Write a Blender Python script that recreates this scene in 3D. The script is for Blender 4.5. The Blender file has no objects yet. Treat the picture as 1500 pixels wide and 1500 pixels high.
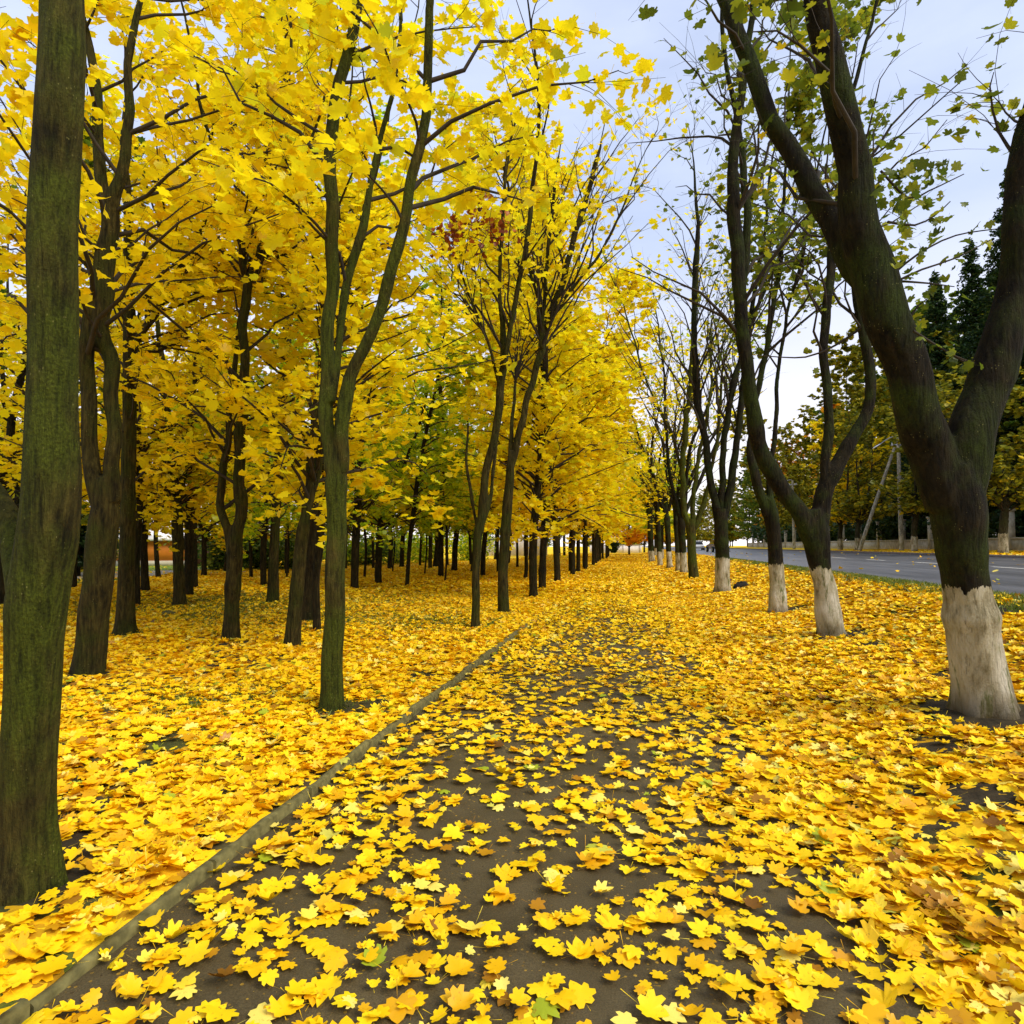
import bpy, math, random
import numpy as np
from mathutils import Vector

rng = np.random.default_rng(11)
S = bpy.context.scene
COL = S.collection
R_ = math.radians

# ------------------------------------------------------------------ camera
F_PX = 950.0
EYE = 1.65
PITCH = math.atan(49 / F_PX)
YAW = math.atan(175 / F_PX * math.cos(PITCH))
CAM = np.array([0.0, 0.0, EYE])
FW = np.array([-math.sin(YAW) * math.cos(PITCH), math.cos(YAW) * math.cos(PITCH), math.sin(PITCH)])
RT = np.array([math.cos(YAW), math.sin(YAW), 0.0])
UPV = np.cross(RT, FW)
cd = bpy.data.cameras.new('camera')
cam = bpy.data.objects.new('camera', cd)
COL.objects.link(cam)
cam.location = CAM
cam.rotation_euler = (math.pi / 2 + PITCH, 0, YAW)
cd.sensor_width = 36
cd.lens = 36 * F_PX / 1500
cd.clip_end = 4000
cd.clip_start = 0.05
S.camera = cam


def ray(px, py):
    return FW + (px - 750) / F_PX * RT - (py - 750) / F_PX * UPV


def at(px, py, depth):
    return CAM + ray(px, py) * depth


# ------------------------------------------------------------------ terrain
def sst(a, b, x):
    t = np.clip((x - a) / (b - a), 0, 1)
    return t * t * (3 - 2 * t)


ROAD0, ROAD1 = 6.0, 18.0


def road_z(x):
    return 0.80 + 0.25 * np.clip((x - ROAD0) / (ROAD1 - ROAD0), 0, 1)


def H(x, y):
    x = np.asarray(x, float)
    y = np.asarray(y, float)
    z = 0.05 * sst(-2.12, -2.2, x) * 1.0
    z = np.where(x < -2.12, 0.05, 0.0)
    bank = 0.26 * sst(0.9, 3.0, x) + 0.60 * sst(2.9, 5.5, x)
    z = z + bank
    z = z - (0.86 - 0.70) * sst(5.75, 6.0, x)
    z = z + 0.25 * np.clip((x - ROAD0) / (ROAD1 - ROAD0), 0, 1)
    z = z + 0.20 * sst(ROAD1 + 0.12, ROAD1 + 0.30, x) + 0.1 * sst(19, 26, x)
    und = 0.030 * np.sin(x * 1.7 + 0.6 * y) * np.sin(y * 1.3 - 0.4 * x) + 0.018 * np.sin(3.1 * x + 1.1) * np.sin(2.7 * y)
    m = np.where((x < -2.4), sst(-2.4, -3.4, x), 0) + np.where((x > 1.3), sst(1.3, 2.2, x) * (1 - sst(5.0, 5.7, x)), 0)
    return z + und * m


def ground(px, py):
    d = ray(px, py)
    lo, hi = 0.5, 600.0
    t = lo
    prev = t
    while t < hi:
        p = CAM + d * t
        if p[2] < H(p[0], p[1]):
            a, b = prev, t
            for _ in range(30):
                m = (a + b) / 2
                q = CAM + d * m
                if q[2] < H(q[0], q[1]):
                    b = m
                else:
                    a = m
            return CAM + d * b, b
        prev = t
        t *= 1.01
    return CAM + d * hi, hi


# ------------------------------------------------------------------ materials
def lin(r, g, b):
    f = lambda c: (c / 255 / 12.92) if c / 255 <= 0.04045 else ((c / 255 + 0.055) / 1.055) ** 2.4
    return (f(r), f(g), f(b), 1.0)


class NT:
    def __init__(self, name):
        self.m = bpy.data.materials.new(name)
        self.m.use_nodes = True
        self.t = self.m.node_tree
        self.t.nodes.clear()
        self.out = self.n('ShaderNodeOutputMaterial')

    def n(self, typ, **kw):
        nd = self.t.nodes.new(typ)
        for k, v in kw.items():
            setattr(nd, k, v)
        return nd

    def l(self, a, b):
        self.t.links.new(a, b)

    def noise(self, vec, scale, detail=4, rough=0.55):
        nd = self.n('ShaderNodeTexNoise')
        nd.inputs['Scale'].default_value = scale
        nd.inputs['Detail'].default_value = detail
        nd.inputs['Roughness'].default_value = rough
        if vec is not None:
            self.l(vec, nd.inputs['Vector'])
        return nd.outputs['Fac']

    def ramp(self, fac, stops, interp='LINEAR'):
        nd = self.n('ShaderNodeValToRGB')
        nd.color_ramp.interpolation = interp
        e = nd.color_ramp.elements
        while len(e) < len(stops):
            e.new(0.5)
        for el, (p, c) in zip(e, stops):
            el.position = p
            el.color = c if len(c) == 4 else (*c, 1)
        self.l(fac, nd.inputs['Fac'])
        return nd.outputs['Color']

    def mix(self, fac, a, b, blend='MIX'):
        nd = self.n('ShaderNodeMix', data_type='RGBA', blend_type=blend)
        for v, s in ((fac, nd.inputs['Factor']), (a, nd.inputs['A']), (b, nd.inputs['B'])):
            if hasattr(v, 'links') or isinstance(v, bpy.types.NodeSocket):
                self.l(v, s)
            else:
                s.default_value = v
        return nd.outputs['Result']

    def math(self, op, a, b=0.0, c=0.0):
        nd = self.n('ShaderNodeMath', operation=op)
        for v, s in zip((a, b, c), nd.inputs):
            if isinstance(v, bpy.types.NodeSocket):
                self.l(v, s)
            else:
                s.default_value = v
        return nd.outputs[0]

    def sep(self, v):
        nd = self.n('ShaderNodeSeparateXYZ')
        self.l(v, nd.inputs[0])
        return nd.outputs

    def mapping(self, v, scale):
        nd = self.n('ShaderNodeMapping')
        nd.inputs['Scale'].default_value = scale
        self.l(v, nd.inputs['Vector'])
        return nd.outputs[0]

    def bump(self, h, strength, dist):
        nd = self.n('ShaderNodeBump')
        nd.inputs['Strength'].default_value = strength
        nd.inputs['Distance'].default_value = dist
        self.l(h, nd.inputs['Height'])
        return nd.outputs[0]

    def principled(self, color, rough=0.8, normal=None, spec=0.3):
        nd = self.n('ShaderNodeBsdfPrincipled')
        if isinstance(color, bpy.types.NodeSocket):
            self.l(color, nd.inputs['Base Color'])
        else:
            nd.inputs['Base Color'].default_value = color
        if isinstance(rough, bpy.types.NodeSocket):
            self.l(rough, nd.inputs['Roughness'])
        else:
            nd.inputs['Roughness'].default_value = rough
        nd.inputs['Specular IOR Level'].default_value = spec
        if normal is not None:
            self.l(normal, nd.inputs['Normal'])
        self.l(nd.outputs[0], self.out.inputs['Surface'])
        return nd


def simple(name, c, rough=0.7, var=0.25, scale=6, spec=0.3, bump=0.0):
    t = NT(name)
    v = t.n('ShaderNodeTexCoord').outputs['Object']
    f = t.noise(v, scale, 5)
    d = tuple(x * (1 - var) for x in c[:3]) + (1,)
    b = tuple(min(1, x * (1 + var)) for x in c[:3]) + (1,)
    col = t.ramp(f, [(0.3, d), (0.7, b)])
    nm = t.bump(f, 0.5, bump) if bump else None
    t.principled(col, rough, nm, spec)
    return t.m


def leaf_mat(name, stops, transl=0.5, tr_tint=(1, 1, 1), gloss=0.06, spots=False):
    """leaf colour from the leaf's own random tint"""
    t = NT(name)
    a = t.n('ShaderNodeAttribute', attribute_name='tint')
    col = t.ramp(a.outputs['Fac'], stops)
    g = t.n('ShaderNodeNewGeometry')
    nz = t.noise(g.outputs['Position'], 22, 3)
    col = t.mix(t.math('MULTIPLY', nz, 0.12), col, (0.45, 0.22, 0.02, 1), 'MULTIPLY')
    if spots:
        sp = t.ramp(t.noise(g.outputs['Position'], 48, 4, .7), [(.60, (0, 0, 0, 1)), (.70, (.75, .75, .75, 1))])
        col = t.mix(sp, col, (.30, .13, .012, 1))
    d = t.n('ShaderNodeBsdfDiffuse')
    t.l(col, d.inputs['Color'])
    tr = t.n('ShaderNodeBsdfTranslucent')
    ct = t.mix(1.0, col, (*tr_tint, 1), 'MULTIPLY')
    t.l(ct, tr.inputs['Color'])
    ms = t.n('ShaderNodeMixShader')
    ms.inputs[0].default_value = transl
    t.l(d.outputs[0], ms.inputs[1])
    t.l(tr.outputs[0], ms.inputs[2])
    gl = t.n('ShaderNodeBsdfGlossy')
    gl.inputs['Roughness'].default_value = 0.42
    gl.inputs['Color'].default_value = (1, 1, 1, 1)
    m2 = t.n('ShaderNodeMixShader')
    m2.inputs[0].default_value = gloss
    t.l(ms.outputs[0], m2.inputs[1])
    t.l(gl.outputs[0], m2.inputs[2])
    t.l(m2.outputs[0], t.out.inputs['Surface'])
    return t.m


def L(r, g, b):
    return (r, g, b, 1)


YEL = [(0.0, L(.80, .55, .008)), (0.25, L(.95, .76, .008)), (0.6, L(.95, .84, .010)), (0.85, L(.84, .84, .02)), (1.0, L(.48, .58, .03))]
M = {}
M['yellow'] = leaf_mat('foliage_yellow', YEL, 0.6, gloss=.02)
M['gold'] = leaf_mat('foliage_gold', [(0, L(.86, .54, .008)), (.3, L(.96, .75, .008)), (.8, L(.96, .83, .010)), (1, L(.82, .82, .02))], 0.6, gloss=.02)
M['lime'] = leaf_mat('foliage_lime', [(0, L(.18, .36, .015)), (.4, L(.44, .60, .015)), (.72, L(.72, .76, .015)), (1, L(.94, .76, .012))], 0.6, gloss=.02)
M['green'] = leaf_mat('foliage_green', [(0, L(.05, .11, .012)), (.5, L(.12, .21, .02)), (1, L(.36, .40, .03))], 0.45, gloss=.02)
M['olive'] = leaf_mat('foliage_olive', [(0, L(.06, .09, .012)), (.4, L(.20, .22, .016)), (.75, L(.46, .40, .02)), (1, L(.76, .54, .02))], 0.45, gloss=.02)
M['orange'] = leaf_mat('foliage_orange', [(0, L(.40, .18, .012)), (.5, L(.78, .40, .012)), (1, L(.88, .58, .02))], 0.5, gloss=.02)
M['amber'] = leaf_mat('foliage_amber', [(0, L(.80, .40, .010)), (.5, L(.94, .58, .012)), (1, L(.95, .70, .02))], .6, gloss=.02)
M['rust'] = leaf_mat('foliage_rust', [(0, L(.16, .03, .01)), (.6, L(.32, .07, .012)), (1, L(.5, .16, .015))], 0.45, gloss=.02)
M['dark'] = leaf_mat('foliage_dark_green', [(0, L(.012, .035, .012)), (.6, L(.03, .07, .018)), (1, L(.07, .11, .02))], 0.3, gloss=.02)
M['sparse'] = leaf_mat('foliage_sparse', [(0, L(.06, .10, .012)), (.5, L(.17, .23, .018)), (.85, L(.42, .42, .02)), (1, L(.76, .55, .02))], 0.5, gloss=.02)
M['litter'] = leaf_mat('leaf_litter', [(0, L(.13, .055, .010)), (.10, L(.42, .19, .008)), (.26, L(.84, .46, .004)), (.6, L(.93, .62, .004)), (.86, L(.94, .71, .012)), (.95, L(.94, .78, .16)), (1.0, L(.35, .42, .02))], 0.15, gloss=0.025, spots=True)


def bark_mat(name, base, moss, moss_amt, white_h=None):
    t = NT(name)
    tc = t.n('ShaderNodeTexCoord').outputs['Object']
    g = t.n('ShaderNodeNewGeometry')
    pos = g.outputs['Position']
    str_ = t.mapping(pos, (1, 1, 0.22))
    n1 = t.math('ADD', t.math('MULTIPLY', t.noise(str_, 26, 6, 0.65), .6), t.math('MULTIPLY', t.noise(str_, 8, 3, .6), .4))
    n2 = t.noise(pos, 2.2, 4)
    n3 = t.noise(pos, 70, 3, 0.7)
    dark = tuple(x * 0.22 for x in base[:3]) + (1,)
    col = t.ramp(n1, [(0.38, dark), (0.52, base), (0.66, tuple(min(1, x * 1.9) for x in base[:3]) + (1,))])
    mf = t.ramp(n2, [(0.62 - moss_amt * 0.45, (0, 0, 0, 1)), (0.80 - moss_amt * 0.40, (1, 1, 1, 1))])
    mcol = t.ramp(n3, [(0.3, tuple(x * 0.30 for x in moss[:3]) + (1,)), (0.7, moss)])
    col = t.mix(t.math('MULTIPLY', mf, 0.85), col, mcol)
    # pale lichen flecks
    vo = t.n('ShaderNodeTexVoronoi')
    vo.inputs['Scale'].default_value = 60
    t.l(t.mapping(pos, (1, 1, .6)), vo.inputs['Vector'])
    fl = t.math('MULTIPLY', t.math('LESS_THAN', vo.outputs['Distance'], t.math('MULTIPLY', t.noise(pos, 31, 2), .34)), t.math('GREATER_THAN', t.noise(pos, 7, 3), 0.58))
    col = t.mix(t.math('MULTIPLY', fl, 0.6), col, lin(130, 126, 70))
    n4 = t.noise(t.mapping(pos, (1, 1, .10)), 34, 5, .7)
    hgt = t.math('ADD', t.math('ADD', t.math('MULTIPLY', n1, 1.0), t.math('MULTIPLY', n3, 0.14)), t.math('MULTIPLY', n4, .7))
    col = t.mix(.75, col, t.ramp(n4, [(.36, (.25, .25, .25, 1)), (.50, (1, 1, 1, 1)), (.70, (1.35, 1.35, 1.35, 1))]), 'MULTIPLY')
    rough = 0.9
    if white_h is not None:
        z = t.sep(tc)[2]
        edge = t.math('ADD', t.math('MULTIPLY', t.noise(str_, 11, 5, .7), 0.36), white_h - 0.18)
        wf = t.math('LESS_THAN', z, edge)
        dirt = t.ramp(t.noise(t.mapping(pos, (1, 1, .4)), 5, 6, .65), [(0.34, lin(104, 94, 62)), (0.48, lin(172, 163, 134)), (0.66, lin(206, 199, 178))])
        crack = t.ramp(n1, [(0.36, (.10, .09, .05, 1)), (0.44, (1, 1, 1, 1))])
        dirt = t.mix(0.8, dirt, crack, 'MULTIPLY')
        # moss creeping through and mud splash near the ground
        dirt = t.mix(t.ramp(t.noise(str_, 9, 5, .7), [(.56, (0, 0, 0, 1)), (.64, (.85, .85, .85, 1))]), dirt, (.12, .14, .03, 1))
        mud = t.math('SUBTRACT', 1.0, t.math('DIVIDE', z, 0.22))
        mud = t.math('MULTIPLY', t.math('MAXIMUM', mud, 0.0), 0.8)
        dirt = t.mix(mud, dirt, lin(80, 66, 40))
        col = t.mix(wf, col, dirt)
    nm = t.bump(hgt, 1.0, 0.085)
    t.principled(col, rough, nm, 0.15)
    return t.m


M['bark'] = bark_mat('bark_brown', (.046, .036, .008, 1), (.052, .062, .006, 1), 0.42)
M['bark_dark'] = bark_mat('bark_dark', (.028, .021, .007, 1), (.028, .030, .006, 1), 0.3)
M['bark_moss'] = bark_mat('bark_mossy', (.052, .042, .008, 1), (.082, .105, .007, 1), 0.62)
M['bark_white'] = bark_mat('bark_whitewashed', (.016, .012, .005, 1), (.040, .060, .005, 1), 0.42, white_h=1.03)
M['bark_far_white'] = bark_mat('bark_whitewashed_far', (.05, .042, .02, 1), (.06, .065, .02, 1), 0.3, white_h=1.15)
M['twig'] = simple('twig_bark', (.028, .021, .013, 1), 0.9, 0.4, 9)

# ------------------------------------------------------------------ mesh helpers


def obj(name, verts, faces, mat, parent=None, smooth=False, loops=None, tint=None):
    """faces: list of tuples, or (flat loop array, loop starts) in loops"""
    me = bpy.data.meshes.new(name)
    verts = np.asarray(verts, np.float32)
    if loops is None:
        me.from_pydata(verts.tolist(), [], [tuple(int(i) for i in f) for f in faces])
    else:
        flat, starts = loops
        me.vertices.add(len(verts))
        me.vertices.foreach_set('co', verts.ravel())
        me.loops.add(len(flat))
        me.loops.foreach_set('vertex_index', np.asarray(flat, np.int32))
        me.polygons.add(len(starts))
        me.polygons.foreach_set('loop_start', np.asarray(starts, np.int32))
        me.update(calc_edges=True)
    if smooth:
        me.polygons.foreach_set('use_smooth', np.ones(len(me.polygons), bool))
    if tint is not None:
        a = me.attributes.new('tint', 'FLOAT', 'FACE')
        a.data.foreach_set('value', np.asarray(tint, np.float32))
    if isinstance(mat, (list, tuple)):
        for m_ in mat:
            me.materials.append(m_)
    elif mat is not None:
        me.materials.append(mat)
    me.validate(verbose=False)
    o = bpy.data.objects.new(name, me)
    COL.objects.link(o)
    if parent is not None:
        o.parent = parent
    return o


def tag(o, label=None, cat=None, group=None, kind=None):
    if label:
        o['label'] = label
    if cat:
        o['category'] = cat
    if group:
        o['group'] = group
    if kind:
        o['kind'] = kind
    return o


def empty(name, loc, label, cat, group=None, rz=0.0):
    o = bpy.data.objects.new(name, None)
    o.empty_display_size = 0.3
    COL.objects.link(o)
    o.location = loc
    o.rotation_euler = (0, 0, rz)
    return tag(o, label, cat, group)


def copy_tree(o, parent=None):
    c = o.copy()
    COL.objects.link(c)
    if parent is not None:
        c.parent = parent
    for ch in list(o.children):
        copy_tree(ch, c)
    return c


class Geo:
    def __init__(self):
        self.v, self.f, self.st, self.nv, self.nl = [], [], [], 0, 0

    def add(self, V, Fq):
        """V (n,3), Fq (m,k) faces all with k corners"""
        Fq = np.asarray(Fq)
        self.v.append(np.asarray(V, np.float32))
        self.f.append((Fq + self.nv).ravel())
        self.st.append(np.arange(len(Fq)) * Fq.shape[1] + self.nl)
        self.nv += len(V)
        self.nl += Fq.size
        return self

    def box(self, lo, hi):
        (x0, y0, z0), (x1, y1, z1) = lo, hi
        V = [(x0, y0, z0), (x1, y0, z0), (x1, y1, z0), (x0, y1, z0), (x0, y0, z1), (x1, y0, z1), (x1, y1, z1), (x0, y1, z1)]
        return self.add(V, [(3, 2, 1, 0), (4, 5, 6, 7), (0, 1, 5, 4), (1, 2, 6, 5), (2, 3, 7, 6), (3, 0, 4, 7)])

    def tubes(self, P, R, sides, cap=False):
        """batch of tubes: P (n,k,3), R (n,k)"""
        P = np.asarray(P, float)
        if P.ndim == 2:
            P = P[None]
            R = np.asarray(R, float)[None]
        n, k, _ = P.shape
        if n == 0:
            return self
        D = np.gradient(P, axis=1)
        D /= np.linalg.norm(D, axis=2, keepdims=True) + 1e-9
        mean = D.mean(axis=1)
        ref = np.where(np.abs(mean[:, 2:3]) < 0.75, np.array([[0, 0, 1.0]]), np.array([[1.0, 0.13, 0]]))
        U = np.cross(D, ref[:, None, :])
        U /= np.linalg.norm(U, axis=2, keepdims=True) + 1e-9
        W = np.cross(D, U)
        a = np.arange(sides) / sides * 2 * math.pi
        V = P[:, :, None, :] + R[:, :, None, None] * (np.cos(a)[None, None, :, None] * U[:, :, None, :] + np.sin(a)[None, None, :, None] * W[:, :, None, :])
        i = np.arange(k - 1)[:, None] * sides
        j = np.arange(sides)[None, :]
        j2 = (j + 1) % sides
        q = np.stack([i + j, i + j2, i + sides + j2, i + sides + j], -1).reshape(-1, 4)
        Fq = (q[None] + (np.arange(n) * k * sides)[:, None, None]).reshape(-1, 4)
        self.add(V.reshape(-1, 3), Fq)
        if cap:
            e = np.arange(sides)
            for t in range(n):
                b = V[t].reshape(-1, 3)
                self.add(b[-sides:], [tuple(e)])
                self.add(b[:sides], [tuple(e[::-1])])
        return self

    def build(self, name, mat, parent=None, smooth=False, origin=None, tint=None):
        V = np.concatenate(self.v)
        if origin is not None:
            V = V - np.asarray(origin, np.float32)
        return obj(name, V, None, mat, parent, smooth, (np.concatenate(self.f), np.concatenate(self.st)), tint)


# ------------------------------------------------------------------ leaves
_half = [(0.0, -.30), (.15, -.42), (.30, -.37), (.31, -.20), (.50, -.18), (.58, -.01), (.42, .09), (.50, .25), (.43, .40), (.25, .28), (.16, .45), (0, .60)]


def _tmpl(lod):
    if lod == 0:
        out = _half + [(-x, y) for x, y in _half[-2:0:-1]]
    elif lod == 1:
        out = [(0, -.30), (.28, -.34), (.55, -.07), (.38, .11), (.43, .38), (.19, .34), (0, .60), (-.19, .34), (-.43, .38), (-.38, .11), (-.55, -.07), (-.28, -.34)]
    else:
        out = [(0, -.4), (.5, -.12), (.32, .36), (-.06, .56), (-.40, .30), (-.5, -.15)]
    n = len(out)
    V = np.array([(0, 0)] + out)
    Fq = np.array([(0, i + 1, (i + 1) % n + 1) for i in range(n)])
    if lod == 0:  # petiole
        V = np.vstack([V, [(-.015, -.95), (.015, -.95)]])
        Fq = np.vstack([Fq, [(1, len(V) - 2, len(V) - 1)]])
    return V, Fq


TM = [_tmpl(i) for i in range(3)]


def leaves(name, P, N, size, lod, tint, mat, parent=None, origin=None, curl=0.35, r=rng, aspect=1.0):
    V2, Fq = TM[lod]
    n = len(P)
    N = N / (np.linalg.norm(N, axis=1, keepdims=True) + 1e-9)
    q = r.normal(size=(n, 3))
    T = np.cross(N, q)
    T /= np.linalg.norm(T, axis=1, keepdims=True) + 1e-9
    B = np.cross(N, T)
    rr = (V2 ** 2).sum(1)
    c1 = r.normal(0, curl, (n, 1)) * np.where(r.random((n, 1)) < .08, 1.9, 1.0)
    fold = np.abs(r.normal(0, curl * 0.9, (n, 1)))
    twist = r.normal(0, curl * 0.8, (n, 1))
    Z = c1 * rr[None] * 1.3 + fold * np.abs(V2[None, :, 0]) + twist * (V2[None, :, 0] * V2[None, :, 1])
    s = size[:, None]
    X = V2[None, :, 0] * (1 + r.normal(0, .10, (n, 1))) * aspect
    Y = V2[None, :, 1] * (1 + r.normal(0, .08, (n, 1)))
    W = P[:, None, :] + s[:, :, None] * (X[:, :, None] * T[:, None, :] + Y[:, :, None] * B[:, None, :] + Z[:, :, None] * N[:, None, :])
    if origin is not None:
        W = W - np.asarray(origin)[None, None]
    m = len(V2)
    Fa = (Fq[None] + (np.arange(n) * m)[:, None, None]).reshape(-1, 3)
    return obj(name, W.reshape(-1, 3), None, mat, parent, False, (Fa.ravel(), np.arange(len(Fa)) * 3), np.repeat(tint, len(Fq)))


# ------------------------------------------------------------------ trees
def catmull(P, step=0.16):
    P = np.asarray(P, float)
    if len(P) < 2:
        return P
    Q = np.vstack([2 * P[0] - P[1], P, 2 * P[-1] - P[-2]])
    out = []
    for i in range(1, len(Q) - 2):
        p0, p1, p2, p3 = Q[i - 1], Q[i], Q[i + 1], Q[i + 2]
        n = max(2, int(np.linalg.norm((p2 - p1)[:3]) / step))
        t = np.linspace(0, 1, n, endpoint=False)[:, None]
        out.append(0.5 * ((2 * p1) + (-p0 + p2) * t + (2 * p0 - 5 * p1 + 4 * p2 - p3) * t ** 2 + (-p0 + 3 * p1 - 3 * p2 + p3) * t ** 3))
    out.append(Q[-2][None])
    return np.vstack(out)


def stem_mesh(geo, PR, sides=14, flare=0.0, rough=0.06, seed=0):
    """one thick irregular stem. PR (k,4): xyz + radius"""
    P, Rr = PR[:, :3], PR[:, 3]
    k = len(P)
    D = np.gradient(P, axis=0)
    D /= np.linalg.norm(D, axis=1, keepdims=True) + 1e-9
    U = np.zeros_like(P)
    u = np.cross(D[0], [0.3, 1, 0.1])
    for i in range(k):
        u = u - D[i] * np.dot(u, D[i])
        u /= np.linalg.norm(u) + 1e-9
        U[i] = u
    W = np.cross(D, U)
    a = np.arange(sides) / sides * 2 * math.pi
    s = np.concatenate([[0], np.cumsum(np.linalg.norm(np.diff(P, axis=0), axis=1))])
    ph = seed * 1.7
    nz = (np.sin(2 * a[None] + 1.3 * s[:, None] + ph) * .5 + np.sin(3 * a[None] - 2.1 * s[:, None] + 2 * ph) * .35 + np.sin(5 * a[None] + 4.3 * s[:, None] + ph * 3) * .25 + .3 * np.sin(6.3 * s[:, None] + ph))
    rad = Rr[:, None] * (1 + rough * nz)
    if flare:
        rad = rad * (1 + flare * np.exp(-s[:, None] / 0.16) * (0.55 + 0.45 * np.sin(5 * a[None] + ph) + .25 * np.sin(3 * a[None] + ph)))
    V = P[:, None] + rad[:, :, None] * (np.cos(a)[None, :, None] * U[:, None] + np.sin(a)[None, :, None] * W[:, None])
    i = np.arange(k - 1)[:, None] * sides
    j = np.arange(sides)[None]
    j2 = (j + 1) % sides
    q = np.stack([i + j, i + j2, i + sides + j2, i + sides + j], -1).reshape(-1, 4)
    geo.add(V.reshape(-1, 3), q)
    geo.add(V[-1], [tuple(range(sides))])
    geo.add(V[0], [tuple(range(sides))[::-1]])


def wobble(PR, r, amt=.35):
    if PR[0, 3] > .12:
        amt *= .5
    """kinks and knots along a limb"""
    PR = PR.copy()
    s_ = np.concatenate([[0], np.cumsum(np.linalg.norm(np.diff(PR[:, :3], axis=0), axis=1))])
    fade = np.clip(s_ / .4, 0, 1)
    for c in range(3):
        ph, ph2 = r.random(2) * 6.28
        PR[:, c] += (.6 * np.sin(s_ * 3.1 + ph) + .5 * np.sin(s_ * 7.3 + ph2)) * amt * PR[:, 3] * fade
    for _ in range(int(s_[-1] / .9)):
        c = r.random() * s_[-1]
        PR[:, 3] *= 1 + .16 * r.random() * np.exp(-((s_ - c) / .07) ** 2)
    return PR


def extend(PR, top_z, r, curve=0.5, end_r=0.012):
    """continue a stem upward to top_z with taper"""
    p, q = PR[-1], PR[max(0, len(PR) - 6)]
    d = p[:3] - q[:3]
    d /= np.linalg.norm(d) + 1e-9
    if p[2] >= top_z - 0.4:
        return PR
    out = [PR]
    z0 = p[2]
    cur = p[:3].copy()
    rad0 = p[3]
    step = 0.3
    while cur[2] < top_z:
        d = d + np.array([r.normal(0, .06), r.normal(0, .06), 0.05 * curve])
        d[2] = max(d[2], 0.25)
        d /= np.linalg.norm(d)
        cur = cur + d * step
        f = (cur[2] - z0) / (top_z - z0)
        out.append(np.array([[*cur, max(end_r, rad0 * (1 - f) ** 0.8)]]))
    return np.vstack(out)


def perp(D, r):
    q = r.normal(size=D.shape)
    u = q - D * (q * D).sum(-1, keepdims=True)
    return u / (np.linalg.norm(u, axis=-1, keepdims=True) + 1e-9)


def crown(stems, r, base, h0, nbr, blen, ntw, tlen, nleaf, droop=0.1, up=0.45, flat=0.6, top_bias=1.0, low=0.0):
    """branches, twigs and leaf seats on a list of stems (k,4)"""
    BP, BR = [], []
    for st, wgt in stems:
        z = st[:, 2] - base[2]
        idx = np.where(z > h0)[0]
        if len(idx) < 2:
            continue
        n = max(1, int(round(nbr * wgt)))
        pick = idx[(len(idx) * r.random(n) ** top_bias).astype(int).clip(0, len(idx) - 1)]
        nlow = int(n * .10) if low else 0
        if nlow:
            il = np.where((z > h0 - low) & (z <= h0 + .3))[0]
            if len(il):
                pick[:nlow] = r.choice(il, nlow)
        O = st[pick, :3]
        rr = st[pick, 3]
        G = np.gradient(st[:, :3], axis=0)[pick]
        G /= np.linalg.norm(G, axis=1, keepdims=True) + 1e-9
        u = perp(G, r)
        u[:, 2] *= 0.6
        d = u * (1 - up) + G * up
        d /= np.linalg.norm(d, axis=1, keepdims=True)
        zt = z.max()
        fr = (z[pick] - h0) / max(0.1, zt - h0)
        Ln = blen * (0.6 + 0.7 * r.random(n)) * (1.05 - 0.55 * fr)
        t = np.linspace(0, 1, 6)[None, :, None]
        bend = r.normal(0, 0.22, (n, 3))
        bend[:, 2] = -droop + r.normal(0, .12, n)
        if nlow:
            bend[:nlow, 2] -= .22
        wob = r.normal(0, 0.020, (n, 6, 3))
        wob[:, 0] = 0
        P = O[:, None] + Ln[:, None, None] * (t * d[:, None] + t ** 2 * bend[:, None] + wob)
        R0 = np.minimum(rr * 0.7, 0.006 + 0.0095 * Ln)
        BP.append(P)
        BR.append(R0[:, None] * (1 - 0.8 * t[:, :, 0]))
    BP = np.concatenate(BP)
    BR = np.concatenate(BR)
    # twigs
    n = len(BP)
    ti = np.repeat(np.arange(n), ntw)
    s = 0.22 + 0.78 * r.random(len(ti)) ** 0.8
    k = np.minimum((s * 5).astype(int), 4)
    f = s * 5 - k
    O = BP[ti, k] * (1 - f)[:, None] + BP[ti, k + 1] * f[:, None]
    D = BP[ti, k + 1] - BP[ti, k]
    D /= np.linalg.norm(D, axis=1, keepdims=True) + 1e-9
    u = perp(D, r)
    u[:, 2] *= (1 - flat)
    d = D * (0.75) + u * (0.75)
    d /= np.linalg.norm(d, axis=1, keepdims=True)
    Ln = tlen * (0.5 + r.random(len(ti)))
    t = np.linspace(0, 1, 4)[None, :, None]
    bend = r.normal(0, .25, (len(ti), 3))
    bend[:, 2] -= droop
    TP = O[:, None] + Ln[:, None, None] * (t * d[:, None] + t ** 2 * bend[:, None])
    TR = (0.0042 * (1 - 0.6 * t[:, :, 0])) * np.ones((len(ti), 1))
    # leaf seats
    m = len(TP)
    li = np.repeat(np.arange(m), nleaf) if nleaf >= 1 else np.where(r.random(m) < nleaf)[0]
    s = 0.15 + 0.85 * r.random(len(li))
    k = np.minimum((s * 3).astype(int), 2)
    f = s * 3 - k
    LP = TP[li, k] * (1 - f)[:, None] + TP[li, k + 1] * f[:, None]
    off = r.normal(0, 0.075, (len(li), 3))
    off[:, 2] -= 0.05
    LP = LP + off
    LN = r.normal(0, .42, (len(li), 3)) + np.array([0, 0, 1.0])
    return BP, BR, TP, TR, LP, LN


WHITE_GROUP = 'whitewashed trees in a row on the right of the path'
WOOD_GROUP = 'maples of the wood on the left'
NLEAVES = 0


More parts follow.
